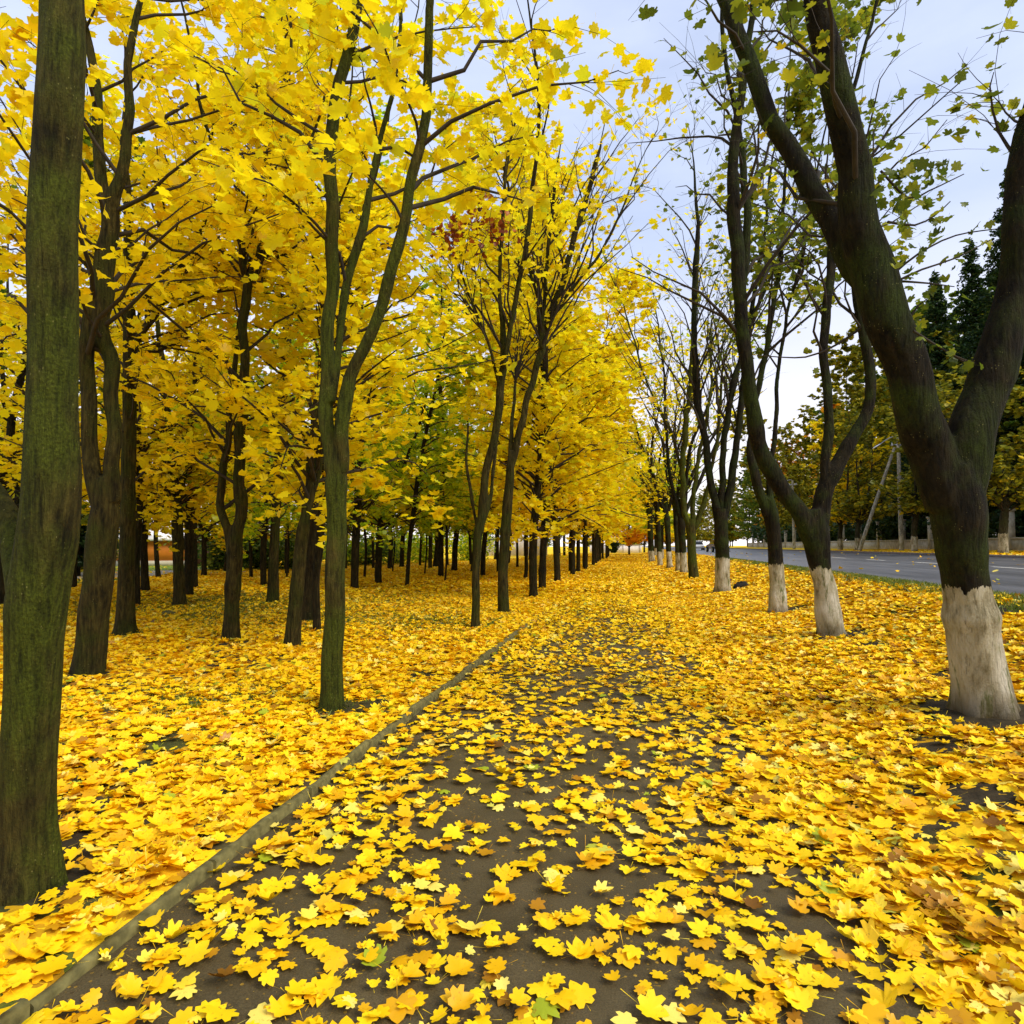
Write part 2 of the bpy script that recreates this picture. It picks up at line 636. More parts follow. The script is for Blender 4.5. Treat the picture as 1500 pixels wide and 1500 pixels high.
def px_stem(pts, d0, drift=0.0):
    out = []
    y0, y1 = pts[0][1], pts[-1][1]
    for (px, py, w) in pts:
        f = 0 if y1 == y0 else (py - y0) / (y1 - y0)
        d = d0 + drift * f
        p = at(px, py, d)
        out.append([*p, w * d / F_PX / 2])
    return np.array(out)


def tree(label, trunk, limbs=(), top=13.0, bark='bark', leaf='yellow', h0=3.0, nbr=40, blen=2.4, ntw=7, tlen=.6, nleaf=9,
         lsize=.15, group=WOOD_GROUP, name='maple_tree', seed=0, auto=0, droop=.12, up=.45, drifts=None, lod=None, extra=None,
         flare=.35, sides=14, cat='tree', ext=None, base_off=0.0, top_bias=1.0, lead=False):
    global NLEAVES
    r = np.random.default_rng(1000 + seed)
    b, d0 = ground(trunk[0][0], trunk[0][1])
    d0 += base_off
    b = at(trunk[0][0], trunk[0][1], d0)
    b = np.array([b[0], b[1], float(H(b[0], b[1]))])
    root = empty(name, b, label, cat, group)
    T = px_stem(trunk, d0)
    T[0, 2] = b[2] - 0.06
    T = catmull(T, 0.12)
    stems = []
    if limbs or auto:
        geo = Geo()
        TT = T if not lead else extend(T, top + b[2], r, .5)
        if not limbs and auto:
            # the trunk goes on as its own leader for a while
            TT = extend(T, min(top, T[-1, 2] + 1.0), r, .3, T[-1, 3] * .8)
        stems.append((TT, .25))
        LP_ = []
        for i, lb in enumerate(limbs):
            dr = drifts[i] if drifts else r.normal(0, .35)
            Lm = catmull(px_stem(lb, d0, dr), .15)
            tz = top if not ext else ext[i]
            if tz:
                Lm = extend(Lm, tz * (0.85 + .2 * r.random()) + b[2], r, .5)
            LP_.append(wobble(Lm, r))
        if not limbs:
            e = TT[-1]
            for i in range(auto):
                az = r.random() * 6.283 + i * 6.283 / auto
                tilt = 0.25 + .25 * r.random()
                dd = np.array([math.cos(az) * math.sin(tilt), math.sin(az) * math.sin(tilt), math.cos(tilt)])
                st = TT[-2 - min(3, len(TT) - 2)]
                rad = e[3] * (.72 if auto > 1 else .95)
                seg = np.array([[*(st[:3]), rad], [*(st[:3] + dd * .35), rad], [*(st[:3] + dd * .9), rad * .95]])
                LP_.append(extend(catmull(seg, .15), top * (.85 + .2 * r.random()) + b[2], r, .4))
        TT = wobble(TT, r, .12)
        fuse = bool(limbs) and np.linalg.norm(b[:2]) < 20
        vox = .016 if np.linalg.norm(b[:2]) < 7 else .022
        TE = TT.copy()
        if fuse and not lead:      # the trunk rounds off inside its fork
            k = min(4, len(TE) - 2)
            TE[-k:, 3] *= np.linspace(1, .62, k)
        stem_mesh(geo, TE, sides, flare, .05 if not bark.startswith('bark_white') else .085, seed)
        for i, Lm in enumerate(LP_):
            g = Geo()
            a0 = 0
            if fuse:
                thick = np.where(Lm[:, 3] > vox * 1.5)[0]
                a0 = int(thick[-1]) if len(thick) else 0
                if a0 > 3:
                    stem_mesh(geo, Lm[:a0 + 1], 12, 0, .05, seed + i + 1)
                    a0 = max(0, a0 - 1)
                else:
                    a0 = 0
            if len(Lm) - a0 > 2:
                stem_mesh(g, Lm[a0:], 10 if Lm[a0, 3] > .03 else 7, 0, .05, seed + i + 1)
                g.build('limb', M[bark if not bark.startswith('bark_white') else 'bark_limb'], root, True, b)
            stems.append((Lm, 1.0 / max(1, len(LP_))))
        to = geo.build('trunk', M[bark], root, True, b)
        if fuse:
            md = to.modifiers.new('grown_together', 'REMESH')
            md.mode = 'VOXEL'
            md.voxel_size = vox
            md.use_smooth_shade = True
            ms_ = to.modifiers.new('smooth', 'SMOOTH')
            ms_.factor = .5
            ms_.iterations = 7
    else:
        T = extend(T, top + b[2], r, .5)
        g = Geo()
        stem_mesh(g, T, sides, flare, .05, seed)
        g.build('trunk', M[bark], root, True, b)
        stems.append((T, 1.0))
    BP, BR, TP, TR, LP, LN = crown(stems, r, b, h0, nbr, blen, ntw, tlen, nleaf, droop, up, top_bias=top_bias if group != WOOD_GROUP else 1.2, low=.8 if group == WOOD_GROUP and seed not in (1, 2, 8, 9, 10) else 0)
    g = Geo()
    g.tubes(BP, BR, 5)
    dist = np.linalg.norm(b[:2])
    if dist < 45:
        g.tubes(TP, TR, 3)
    g.build('branches', M['twig'], root, False, b)
    if lod is None:
        lod = 0 if dist < 9 else (1 if dist < 24 else 2)
    # nothing hangs straight in front of the lens
    keep = np.linalg.norm(LP - CAM, axis=1) > 4.5
    LP, LN = LP[keep], LN[keep]
    n = len(LP)
    if n:
        NLEAVES += n
        sz = lsize * (0.65 + .6 * r.random(n))
        leaves('foliage', LP, LN, sz, lod, r.beta(2, 2, n), M[leaf], root, b, .3, r)
    if extra:
        extra(root, b, d0, r)
    return root


M['bark_limb'] = bark_mat('bark_limb', (.014, .011, .005, 1), (.026, .038, .005, 1), 0.45)

# ================================================================== the wood on the left
tree('thick green mossy maple trunk nearest the camera, filling the left edge',
     [(37, 1300, 88), (37, 1250, 79), (42, 1130, 74), (48, 1000, 72), (55, 890, 76), (68, 790, 78), (76, 690, 70), (78, 590, 65), (78, 430, 62), (81, 250, 62)],
     [[(36, 880, 46), (22, 810, 40), (6, 748, 34), (-34, 690, 30), (-80, 610, 26)]], top=12, bark='bark_moss', leaf='gold', h0=4.3, nbr=26, lsize=.14, seed=1, lead=True, drifts=[.5], nleaf=6, sides=26)
tree('brown maple leaning right whose two stems part and rejoin, beside the mossy trunk',
     [(129, 986, 42), (138, 900, 41), (148, 810, 40), (154, 740, 40), (157, 700, 42)],
     [[(150, 745, 26), (138, 690, 23), (128, 610, 21), (127, 530, 21), (133, 480, 22), (150, 410, 24), (157, 340, 18), (150, 260, 17)],
      [(163, 735, 26), (166, 680, 22), (163, 600, 20), (164, 540, 22), (152, 480, 22), (150, 410, 26), (160, 330, 24), (178, 262, 16)]],
     top=12.5, leaf='gold', h0=3.9, nbr=44, seed=2, drifts=[.2, .2], nleaf=7)
tree('straight brown maple with a flared foot, close behind the leaning forked one',
     [(184, 928, 32), (184, 900, 25), (186, 800, 21), (189, 650, 20), (190, 500, 17), (189, 400, 15), (188, 300, 13)],
     [[(190, 515, 12), (205, 488, 11), (224, 463, 10), (267, 389, 9), (300, 320, 7)]], top=12, leaf='gold', h0=3.2, nbr=70, seed=3, lead=True, drifts=[.4], nleaf=6)
tree('maple forking like a tuning fork low down, alone in the middle of the wood edge',
     [(338, 938, 25), (340, 880, 21), (344, 815, 23), (346, 770, 22)],
     [[(343, 825, 15), (334, 775, 13), (322, 735, 12), (324, 695, 12), (334, 650, 10), (338, 600, 9), (345, 520, 7)],
      [(347, 800, 17), (350, 740, 17), (353, 650, 15), (357, 560, 14), (361, 430, 13), (374, 385, 11), (390, 320, 9), (400, 255, 8)],
      [(362, 425, 9), (352, 345, 8), (335, 290, 6)], [(362, 420, 9), (385, 370, 7), (412, 310, 6), (440, 250, 5)]],
     top=12.5, leaf='gold', h0=3.0, nbr=72, seed=4, drifts=[.3, -.2, -.3, .5], nleaf=7, droop=.2)
tree('smooth brown maple in front of the orange kiosk',
     [(263, 887, 20), (262, 840, 15), (258, 740, 16), (252, 690, 12), (248, 620, 10), (240, 540, 8)], [[(259, 745, 11), (268, 700, 10), (277, 640, 8), (284, 560, 6)]],
     top=12, leaf='gold', h0=2.5, nbr=75, seed=5, lead=True, nleaf=7, droop=.22)
tree('upright maple behind the left of the leaning trunk, its foot in grass',
     [(400, 882, 18), (401, 820, 14), (405, 740, 13), (411, 640, 14), (419, 510, 13), (425, 430, 12), (440, 330, 10)], [],
     top=12, leaf='lime', h0=2.5, nbr=85, seed=6, nleaf=6, droop=.22)
tree('maple trunk leaning right just left of the tall green two-stemmed maple',
     [(428, 946, 23), (433, 880, 20), (441, 800, 19), (449, 745, 19)],
     [[(448, 755, 15), (453, 690, 13), (459, 640, 12), (470, 560, 11), (479, 480, 10), (484, 400, 8)], [(452, 750, 13), (465, 690, 11), (476, 610, 10), (500, 500, 8), (515, 400, 7)]],
     top=12, leaf='yellow', h0=2.5, nbr=64, seed=7, drifts=[.3, .5], nleaf=6, droop=.22)
tree('tall smooth green maple standing by the path edge, forking above head height',
     [(486, 1037, 35), (488, 960, 31), (491, 850, 29), (493, 750, 28), (494, 690, 33), (493, 648, 36)],
     [[(486, 690, 24), (479, 620, 22), (481, 540, 20), (484, 430, 19), (486, 330, 20), (487, 250, 20)],
      [(500, 690, 22), (504, 620, 21), (512, 557, 19), (535, 510, 18), (555, 450, 18), (575, 390, 18), (592, 330, 17), (605, 262, 16)],
      [(486, 590, 12), (498, 500, 11), (508, 420, 13), (520, 370, 14), (535, 310, 12), (546, 255, 9)]],
     top=11.5, leaf='yellow', h0=4.7, nbr=38, blen=1.7, seed=28, drifts=[.2, -.1, .7], nleaf=7, bark='bark_moss', sides=20, lsize=.14)


def rust_spray(root, b, d0, r):
    """one dried branch with red-brown leaves"""
    c0 = at(735, 350, d0)
    P0 = np.linspace(0, 1, 6)[:, None] * (at(650, 335, d0 - .6) - c0) + c0
    g = Geo()
    g.tubes(P0, np.linspace(.014, .005, 6), 5)
    br = g.build('dry_branch', M['twig'], root, False, b)
    cs = [at(x, y, d0 - .4 + r.normal(0, .2)) for x, y in ((690, 330), (720, 338), (700, 300), (660, 345), (735, 332), (640, 350), (690, 280), (675, 365))]
    P = np.concatenate([c + r.normal(0, .16, (26, 3)) for c in cs])
    leaves('dry_foliage', P, r.normal(0, .8, P.shape) + [0, 0, .6], .12 * (.7 + .5 * r.random(len(P))), 1, r.random(len(P)), M['rust'], br, b, .6, r)


tree('slender pale green stem splitting into upright shoots, third from the camera beside the path',
     [(696, 920, 14), (697, 860, 12), (699, 800, 13), (703, 755, 14)],
     [[(703, 780, 12), (713, 690, 12), (726, 630, 12), (734, 570, 12), (738, 520, 12), (733, 440, 7), (733, 380, 6), (741, 250, 6)],
      [(737, 535, 8), (750, 470, 8), (763, 400, 8), (775, 330, 8), (783, 250, 7)], [(700, 785, 5), (692, 730, 5), (683, 680, 4), (686, 620, 3)],
      [(730, 560, 5), (715, 500, 4), (690, 440, 3), (672, 390, 3)], [(707, 770, 6), (718, 730, 6), (728, 640, 4)]],
     top=12.5, ext=[12.5, 12, 0, 0, 0], leaf='yellow', h0=5.4, nbr=62, ntw=7, nleaf=3, up=.62, droop=-.05, seed=9, drifts=[.2, -.3, .4, -.5, .3], extra=rust_spray, bark='bark')
tree('brown maple with bare upswept branches, fourth from the camera beside the path',
     [(738, 897, 17), (737, 840, 15), (741, 770, 15), (746, 710, 14), (748, 660, 10)],
     [[(746, 715, 11), (756, 650, 10), (775, 580, 10), (793, 510, 11), (812, 450, 10), (830, 390, 9), (850, 320, 9), (870, 250, 7)],
      [(793, 510, 7), (798, 420, 6), (805, 350, 6), (813, 260, 5)], [(806, 470, 6), (840, 420, 5), (880, 370, 4), (910, 310, 3)],
      [(792, 510, 6), (788, 440, 5), (775, 390, 4), (772, 350, 3)], [(748, 690, 8), (750, 620, 6), (757, 540, 4)]],
     top=13.5, ext=[13.5, 12.5, 11.5, 0, 0], leaf='gold', h0=5.6, nbr=66, blen=2.6, ntw=7, nleaf=2, up=.66, droop=-.12, seed=10, drifts=[.2, -.3, .5, -.3, .4])
for k, (a, lab) in enumerate([
    ([(781, 874, 12), (781, 800, 12), (785, 740, 11), (790, 690, 10), (795, 620, 9), (797, 560, 9)], 'brown maple partly overlapping the next trunk, fifth beside the path'),
    ([(794, 863, 11), (796, 800, 10), (800, 740, 10), (797, 680, 9), (800, 600, 8)], 'brown maple half hidden by the trunk before it, sixth beside the path'),
    ([(817, 853, 9), (814, 790, 9), (812, 750, 8), (806, 690, 6)], 'thin dark maple with a slight bend, seventh beside the path'),
    ([(838, 839, 10), (838, 790, 10), (842, 750, 9), (838, 690, 7)], 'dark maple under the thickest yellow crown, eighth beside the path'),
    ([(857, 832, 8), (857, 770, 8), (853, 720, 6)], 'dark maple where the left row starts to close up, ninth beside the path')]):
    tree(lab, a, [], top=16.2 + .4 * k, leaf=('yellow', 'yellow', 'gold', 'yellow', 'gold')[k], bark='bark_dark', h0=2.7, nbr=115, blen=3.0, ntw=8, nleaf=9, lsize=.20, seed=20 + k, droop=.25, auto=2 if k % 2 else 0)
# the packed far end of the left row
yy = 36.0
k = 0
while yy < 98:
    p = np.array([-3.22 + rng.normal(0, .12), yy, 0])
    rel = p - CAM
    dep = rel @ FW
    px, py = 750 + F_PX * (rel @ RT) / dep, 750 - F_PX * (rel @ UPV) / dep
    w = .27 * F_PX / dep
    tree('dark maple trunk in the closed far end of the left row', [(px, py, w), (px + .02 * w, py - 2.2 * F_PX / dep, w * .9), (px + rng.normal(0, .3) * w, py - 4.5 * F_PX / dep, w * .7)], [],
         top=13.5 + rng.normal(0, .8), leaf=('yellow', 'gold', 'yellow', 'gold')[k % 4], bark='bark_dark', h0=2.9, nbr=100, blen=3.1, ntw=6, nleaf=7, lsize=.28, seed=40 + k, droop=.25,
         group='trunks closing up at the far end of the left row', sides=8)
    yy += 4.6
    k += 1

# more of the wood, each traced from its foot
WOOD = [
    ('dark trunk showing as a sliver on the right of the mossy trunk', [(88, 896, 13), (86, 800, 11), (84, 700, 10)], 'gold', 0, 3.4),
    ('dark trunk cut by the left edge behind the mossy trunk', [(4, 887, 18), (3, 800, 15), (2, 700, 12)], 'green', 0, 3.5),
    ('dark maple with two close upright stems, left of the mossy trunk', [(20, 872, 14), (26, 790, 13), (31, 720, 15)], 'gold', 2, 3.6),
    ('thin dark trunk against the right side of the straight flared maple', [(200, 887, 10), (200, 800, 10), (205, 740, 9), (203, 650, 8)], 'yellow', 0, 3.0),
    ('dark maple forking low beside the left end of the kiosk', [(213, 866, 12), (211, 800, 10), (212, 775, 10)], 'yellow', 3, 3.0),
    ('dark maple with twin upright stems at the right end of the kiosk', [(276, 873, 13), (277, 800, 13), (279, 755, 12)], 'gold', 2, 3.2),
    ('thin trunk hidden behind the twin-stemmed maple by the kiosk', [(286, 861, 8), (285, 800, 8), (284, 730, 7)], 'gold', 0, 3.2),
    ('small dark tree with three short raised limbs by the paved lane', [(299, 844, 8), (299, 815, 7), (299, 796, 7)], 'yellow', 3, 2.6),
    ('thin crooked sapling between the tuning-fork maple and the hedge', [(368, 847, 5), (367, 800, 5), (366, 730, 4)], 'gold', 0, 2.6),
    ('dark trunk overlapping the left side of the upright maple in grass', [(386, 858, 9), (386, 800, 9), (393, 720, 8)], 'lime', 0, 3.0),
    ('very dark trunk wedged behind the leaning maple', [(449, 909, 20), (453, 850, 16), (457, 800, 14), (462, 740, 13)], 'yellow', 0, 3.4),
    ('slim dark trunk just left of the tall green maple', [(465, 923, 11), (463, 850, 10), (468, 800, 12), (473, 720, 10)], 'yellow', 0, 3.4),
    ('first dark trunk to the right of the tall green maple', [(519, 863, 11), (521, 800, 12), (525, 720, 11), (530, 650, 9)], 'lime', 0, 2.8),
    ('dark maple forking in a narrow V right of the tall green maple', [(554, 855, 10), (555, 800, 10), (558, 770, 10)], 'yellow', 2, 3.0),
    ('thin sapling leaning far to the right in the middle of the wood', [(596, 860, 6), (600, 800, 6), (607, 740, 7), (615, 680, 6), (627, 620, 5), (640, 560, 4), (645, 510, 3)], 'lime', 0, 3.4),
    ('straight dark trunk among lime green leaves', [(646, 845, 8), (646, 760, 8), (648, 700, 7), (647, 620, 7)], 'lime', 0, 3.4),
    ('dark maple with several steep forks among lime green leaves', [(665, 836, 9), (667, 800, 8), (669, 775, 8)], 'lime', 3, 3.4),
    ('thin dark trunk just right of the slender pale green stem', [(707, 844, 8), (709, 800, 7), (716, 740, 6), (722, 690, 5)], 'yellow', 0, 3.0),
]
for k, (lab, px, leaf, auto, h0) in enumerate(WOOD):
    tree(lab, px, [], top=(11.5 if px[0][0] < 500 else 15.0) + (k * 37 % 7) * .4, leaf=leaf, bark='bark_dark', h0=h0 - .6, nbr=64, blen=2.6, ntw=7, nleaf=6, lsize=.20, droop=.22, seed=70 + k, auto=auto, sides=10)
# thin far trunks
FAR = [(534, 846, 4), (547, 833, 4), (571, 833, 7), (588, 831, 7), (615, 829, 4), (638, 831, 8), (655, 829, 5), (420, 841, 6), (770, 847, 6), (730, 839, 5), (758, 831, 4), (745, 826, 4), (60, 846, 7), (160, 842, 7),
       (330, 838, 6), (345, 829, 5), (480, 838, 7), (505, 834, 6), (690, 828, 5), (10, 858, 8), (108, 862, 8), (232, 846, 7)]
for k, (px, py, w) in enumerate(FAR):
    tree('slim dark maple deep in the wood behind the nearer trunks', [(px, py, w), (px + w * rng.normal(0, .4), py - 50, w * .9), (px + w * rng.normal(0, 1), py - 110, w * .8)], [],
         top=(12.0 if not 480 < px < 780 else 17.5) + rng.normal(0, 1), leaf=('yellow', 'gold', 'lime', 'gold', 'yellow', 'lime', 'yellow', 'gold')[k % 8] if 480 < px < 720 else ('yellow', 'gold', 'gold', 'olive')[k % 4], bark='bark_dark', h0=2.3, nbr=52 if not 480 < px < 780 else 80, blen=2.8, ntw=6, nleaf=5, droop=.22,
         lsize=.27, seed=120 + k, auto=k % 3, group='slim trunks deep in the wood', sides=8)
tree('pale ochre trunk standing out among dark ones deep in the wood', [(630, 833, 6), (631, 780, 6), (632, 730, 5)], [], top=12, leaf='lime', bark='bark_far_pale' if 'bark_far_pale' in M else 'bark', h0=4, nbr=40, nleaf=6, lsize=.27, seed=190, sides=8)

for k, (px, py, lab) in enumerate([(575, 838, 'young lime green maple low under the crowns behind the narrow V maple'), (622, 842, 'young lime green maple right beside the far-leaning sapling'),
                                   (690, 838, 'young lime green maple just left of the slender stem'), (498, 840, 'young lime green maple close right of the tall green maple'), (420, 846, 'young yellow-green maple behind the leaning trunk'), (652, 852, 'young lime green maple nearest in the middle of the wood')]):
    d = F_PX / ground(px, py)[1]
    tree(lab, [(px, py, .09 * d), (px + 3, py - 1.5 * d, .08 * d), (px + 2, py - 2.5 * d, .07 * d)], [], top=7.5, leaf='lime', bark='bark_dark', h0=1.9, nbr=46, blen=2.2, ntw=7, nleaf=8, lsize=.20, seed=220 + k, sides=8, droop=.2, group='young lime green maples in the wood')

# the wood beyond: a few grown trees, copied with another turn and size
protos = []
for k in range(5):
    px, py = [(20, 838), (180, 832), (350, 824), (560, 822), (700, 818)][k]
    d = F_PX / ground(px, py)[1]
    protos.append(tree('maple at the back of the wood, one of the yellow mass', [(px, py, .3 * d), (px + 1, py - 2 * d, .26 * d), (px, py - 4 * d, .2 * d)], [], top=13.5, leaf=('yellow', 'gold', 'lime', 'yellow', 'olive')[k],
                       bark='bark_dark', h0=2.0, nbr=60, blen=3.0, ntw=6, nleaf=5, lsize=.30, seed=200 + k, group='yellow mass of maples at the back of the wood', sides=7))
r2 = np.random.default_rng(5)
for k in range(9):
    y = 46 + 62 * r2.random()
    x = -7 - (y * .78 - 7) * r2.random() if k > 8 else -6 - 12 * r2.random()
    if -34 < x < -16 and 40 < y < 62:
        continue
    o = copy_tree(protos[k % 5])
    o.location = (x, y, float(H(x, y)))
    o.rotation_euler = (0, 0, r2.random() * 6.28)
    s = .85 + .4 * r2.random()
    o.scale = (s, s, s * (.95 + .15 * r2.random()))

# ================================================================== whitewashed row on the right


def moss_leaves(root, b, d0, r):
    """twigs with a few olive leaves against the sky right of the big fork"""
    tw = [[(1310, 400), (1345, 372), (1400, 345), (1478, 333)], [(1318, 410), (1350, 395), (1400, 378), (1450, 352)], [(1300, 325), (1340, 330), (1370, 315), (1392, 295)],
          [(1290, 250), (1330, 290), (1360, 280), (1412, 255)], [(1330, 470), (1345, 448), (1358, 438)], [(1318, 412), (1360, 415), (1398, 420)],
          [(1338, 485), (1365, 502), (1400, 522), (1428, 532)], [(1262, 480), (1225, 505), (1180, 523), (1110, 521)], [(1395, 520), (1420, 535), (1432, 545)]]
    g = Geo()
    cs = []
    for i, t in enumerate(tw):
        dd = d0 + r.normal(0, .25)
        P = catmull(np.array([at(x, y, dd) for x, y in t]), .1)
        g.tubes(P, np.linspace(.011, .004, len(P)), 5)
        for _ in range(9 if i not in (7,) else 1):
            cs.append(P[r.integers(len(P) // 4, len(P))] + r.normal(0, .06, 3))
    for x, y, n in [(1300, 265, 14), (1330, 255, 12), (1370, 262, 12), (1310, 290, 8), (1315, 380, 9), (1320, 335, 6), (1360, 350, 5), (1335, 300, 6)]:
        for _ in range(n):
            cs.append(at(x, y, d0 + r.normal(0, .3)) + r.normal(0, .07, 3))
    br = g.build('branches', M['twig'], root, False, b)
    P = np.array(cs)
    leaves('foliage', P, r.normal(0, .8, P.shape) + [0, 0, .5], .085 * (.6 + .7 * r.random(len(P))), 0, r.random(len(P)) * .75, M['sparse'], br, b, .5, r)


tree('thick whitewashed maple nearest the camera on the right, parting into heavy limbs',
     [(1443, 1040, 76), (1438, 1000, 73), (1428, 945, 68), (1415, 860, 63), (1407, 790, 68), (1402, 730, 82), (1396, 680, 96)],
     [[(1392, 740, 66), (1366, 660, 64), (1338, 585, 60), (1318, 520, 60), (1300, 470, 60), (1280, 400, 62), (1262, 330, 52), (1251, 250, 46)],
      [(1402, 735, 62), (1420, 655, 64), (1437, 600, 60), (1462, 520, 52), (1480, 440, 46), (1496, 350, 46), (1502, 250, 48)],
      [(1292, 440, 40), (1255, 388, 36), (1230, 350, 34), (1204, 305, 32), (1172, 250, 30)]],
     top=11, bark='bark_white', leaf='sparse', h0=3.9, nbr=36, blen=1.7, ntw=6, nleaf=3, up=.55, lsize=.11, seed=301, group=WHITE_GROUP, drifts=[-.1, .1, .4], sides=26, extra=moss_leaves, flare=.32)
tree('whitewashed maple with one limb swept left and one kinked, second from the camera',
     [(1217, 930, 38), (1209, 862, 32), (1202, 838, 30), (1197, 790, 36), (1191, 745, 42)],
     [[(1190, 790, 30), (1165, 745, 25), (1132, 695, 24), (1108, 630, 22), (1096, 560, 20), (1088, 480, 20), (1081, 400, 20), (1076, 320, 20), (1074, 250, 16)],
      [(1196, 785, 28), (1206, 725, 25), (1226, 685, 22), (1250, 640, 18), (1270, 600, 16), (1275, 560, 16), (1268, 500, 14), (1255, 440, 12), (1250, 380, 9)],
      [(1208, 715, 14), (1213, 620, 14), (1208, 520, 13), (1212, 440, 13), (1217, 380, 12), (1228, 300, 10), (1235, 240, 8)],
      [(1086, 455, 12), (1094, 350, 12), (1090, 250, 11)]],
     top=12.5, bark='bark_white', leaf='sparse', h0=4.2, nbr=46, ntw=6, nleaf=1, up=.6, lsize=.12, seed=302, group=WHITE_GROUP, drifts=[-.2, .3, .5, .2], sides=20, flare=.32)
tree('slimmer whitewashed maple just left of the one with the swept limb',
     [(1140, 899, 25), (1137, 828, 20), (1133, 780, 20), (1126, 730, 22)],
     [[(1124, 755, 15), (1108, 700, 14), (1099, 660, 11), (1104, 600, 9), (1118, 540, 9), (1130, 460, 8), (1142, 400, 7), (1146, 330, 5)], [(1129, 750, 12), (1128, 690, 9), (1136, 620, 7), (1140, 540, 6)]],
     top=12.5, bark='bark_white', leaf='sparse', h0=5.2, nbr=44, ntw=9, nleaf=7, up=.55, lsize=.15, seed=303, group=WHITE_GROUP, drifts=[.2, .4], sides=16)
tree('whitewashed maple forking into a tall V, beside the dark lump in the leaves',
     [(1059, 868, 22), (1058, 816, 20), (1056, 770, 20), (1056, 745, 22)],
     [[(1052, 760, 13), (1040, 700, 11), (1034, 650, 10), (1022, 590, 10), (1018, 520, 9), (1017, 430, 8), (1022, 340, 6)],
      [(1061, 755, 13), (1073, 695, 11), (1080, 640, 9), (1089, 560, 8), (1096, 500, 7)], [(1056, 750, 10), (1058, 690, 9), (1064, 620, 9), (1075, 560, 8)]],
     top=14, bark='bark_white', leaf='sparse', h0=4.6, nbr=70, blen=2.8, ntw=8, nleaf=1, up=.65, droop=-.1, lsize=.15, seed=304, group=WHITE_GROUP, sides=14)
tree('maple with a green mossy foot instead of whitewash, in the right row',
     [(1016, 847, 15), (1013, 800, 13), (1012, 760, 15)],
     [[(1009, 780, 8), (1000, 720, 8), (1003, 640, 8), (1012, 560, 8), (1017, 470, 7), (1022, 380, 5)], [(1017, 775, 8), (1032, 735, 7), (1041, 690, 5)],
      [(1013, 770, 8), (1020, 690, 6), (1030, 640, 6)], [(1006, 720, 4), (985, 640, 4), (960, 590, 3), (940, 540, 3)]],
     top=15, bark='bark_moss', leaf='yellow', h0=5.0, nbr=90, blen=3.0, ntw=7, nleaf=1, up=.65, droop=-.1, lsize=.19, seed=305, group=WHITE_GROUP, sides=12)
for k, (px, py, w, lab) in enumerate([(1002, 840, 11, 'sixth tree of the right row, whitewash just showing left of the mossy foot'), (994, 837, 8, 'seventh tree of the right row, squeezed behind the sixth'),
                                      (981, 832, 9, 'eighth tree of the right row, with an overhanging yellow spray'), (967, 829, 8, 'ninth tree of the right row, its base dark'),
                                      (955, 823, 9, 'tenth tree of the right row, near where the row closes')]):
    tree(lab, [(px, py, w), (px - 2, py - 38, w * .9), (px - 4, py - 75, w)], [], top=14.5, bark='bark_white', leaf='yellow' if k != 1 else 'lime', h0=3.6, nbr=80, blen=2.8, ntw=6, nleaf=(.6, .8, 2, 1, 3)[k], up=.62, droop=-.06, lsize=.24, seed=310 + k,
         group=WHITE_GROUP, auto=3, sides=10)
yy = 66.0
k = 0
while yy < 120:
    p = np.array([3.0 + rng.normal(0, .1), yy, .25])
    rel = p - CAM
    dep = rel @ FW
    px, py = 750 + F_PX * (rel @ RT) / dep, 750 - F_PX * (rel @ UPV) / dep
    m = F_PX / dep
    tree('small whitewashed trunk in the far end of the right row', [(px, py, .32 * m), (px, py - 2 * m, .3 * m), (px, py - 2.7 * m, .3 * m)], [], top=13, bark='bark_white', leaf='yellow' if k % 2 else 'lime', h0=2.8, nbr=60, blen=2.6, ntw=5, nleaf=5, lsize=.34,
         seed=330 + k, group='trunks closing up at the far end of the right row', auto=2, sides=8)
    yy += 6.5
    k += 1

# ================================================================== across the road
# roadside trees with whitewashed feet
for k, (px, lab, leaf) in enumerate([(1457, 'whitewashed roadside tree across the road, behind the heavy forked maple', 'olive'), (1330, 'whitewashed roadside tree beside the upright utility pole', 'olive'),
                                     (1224, 'broad whitewashed roadside tree with golden crown across the road', 'gold'), (1249, 'slim whitewashed roadside tree close to the leaning pole brace', 'olive')]):
    dd = 21.6 / ((px - 925) / F_PX) / math.cos(YAW) * .98
    c = at(px, 790, dd)
    x, y = 21.6, c[1]
    g0 = np.array([x, y, float(H(x, y))]) - CAM
    dep = g0 @ FW
    qx, qy = 750 + F_PX * (g0 @ RT) / dep, 750 - F_PX * (g0 @ UPV) / dep
    m = F_PX / dep
    tree(lab, [(qx, qy + .5, .52 * m), (qx, qy - 1.6 * m, .45 * m), (qx + .1 * m, qy - 2.6 * m, .42 * m)], [], top=10.5 + k, bark='bark_far_white', leaf=leaf, h0=2.3, nbr=85, blen=3.0, ntw=6, nleaf=6, lsize=.30, seed=400 + k,
         group='whitewashed roadside trees across the road', auto=3, sides=9, base_off=0)

rp = np.random.default_rng(21)


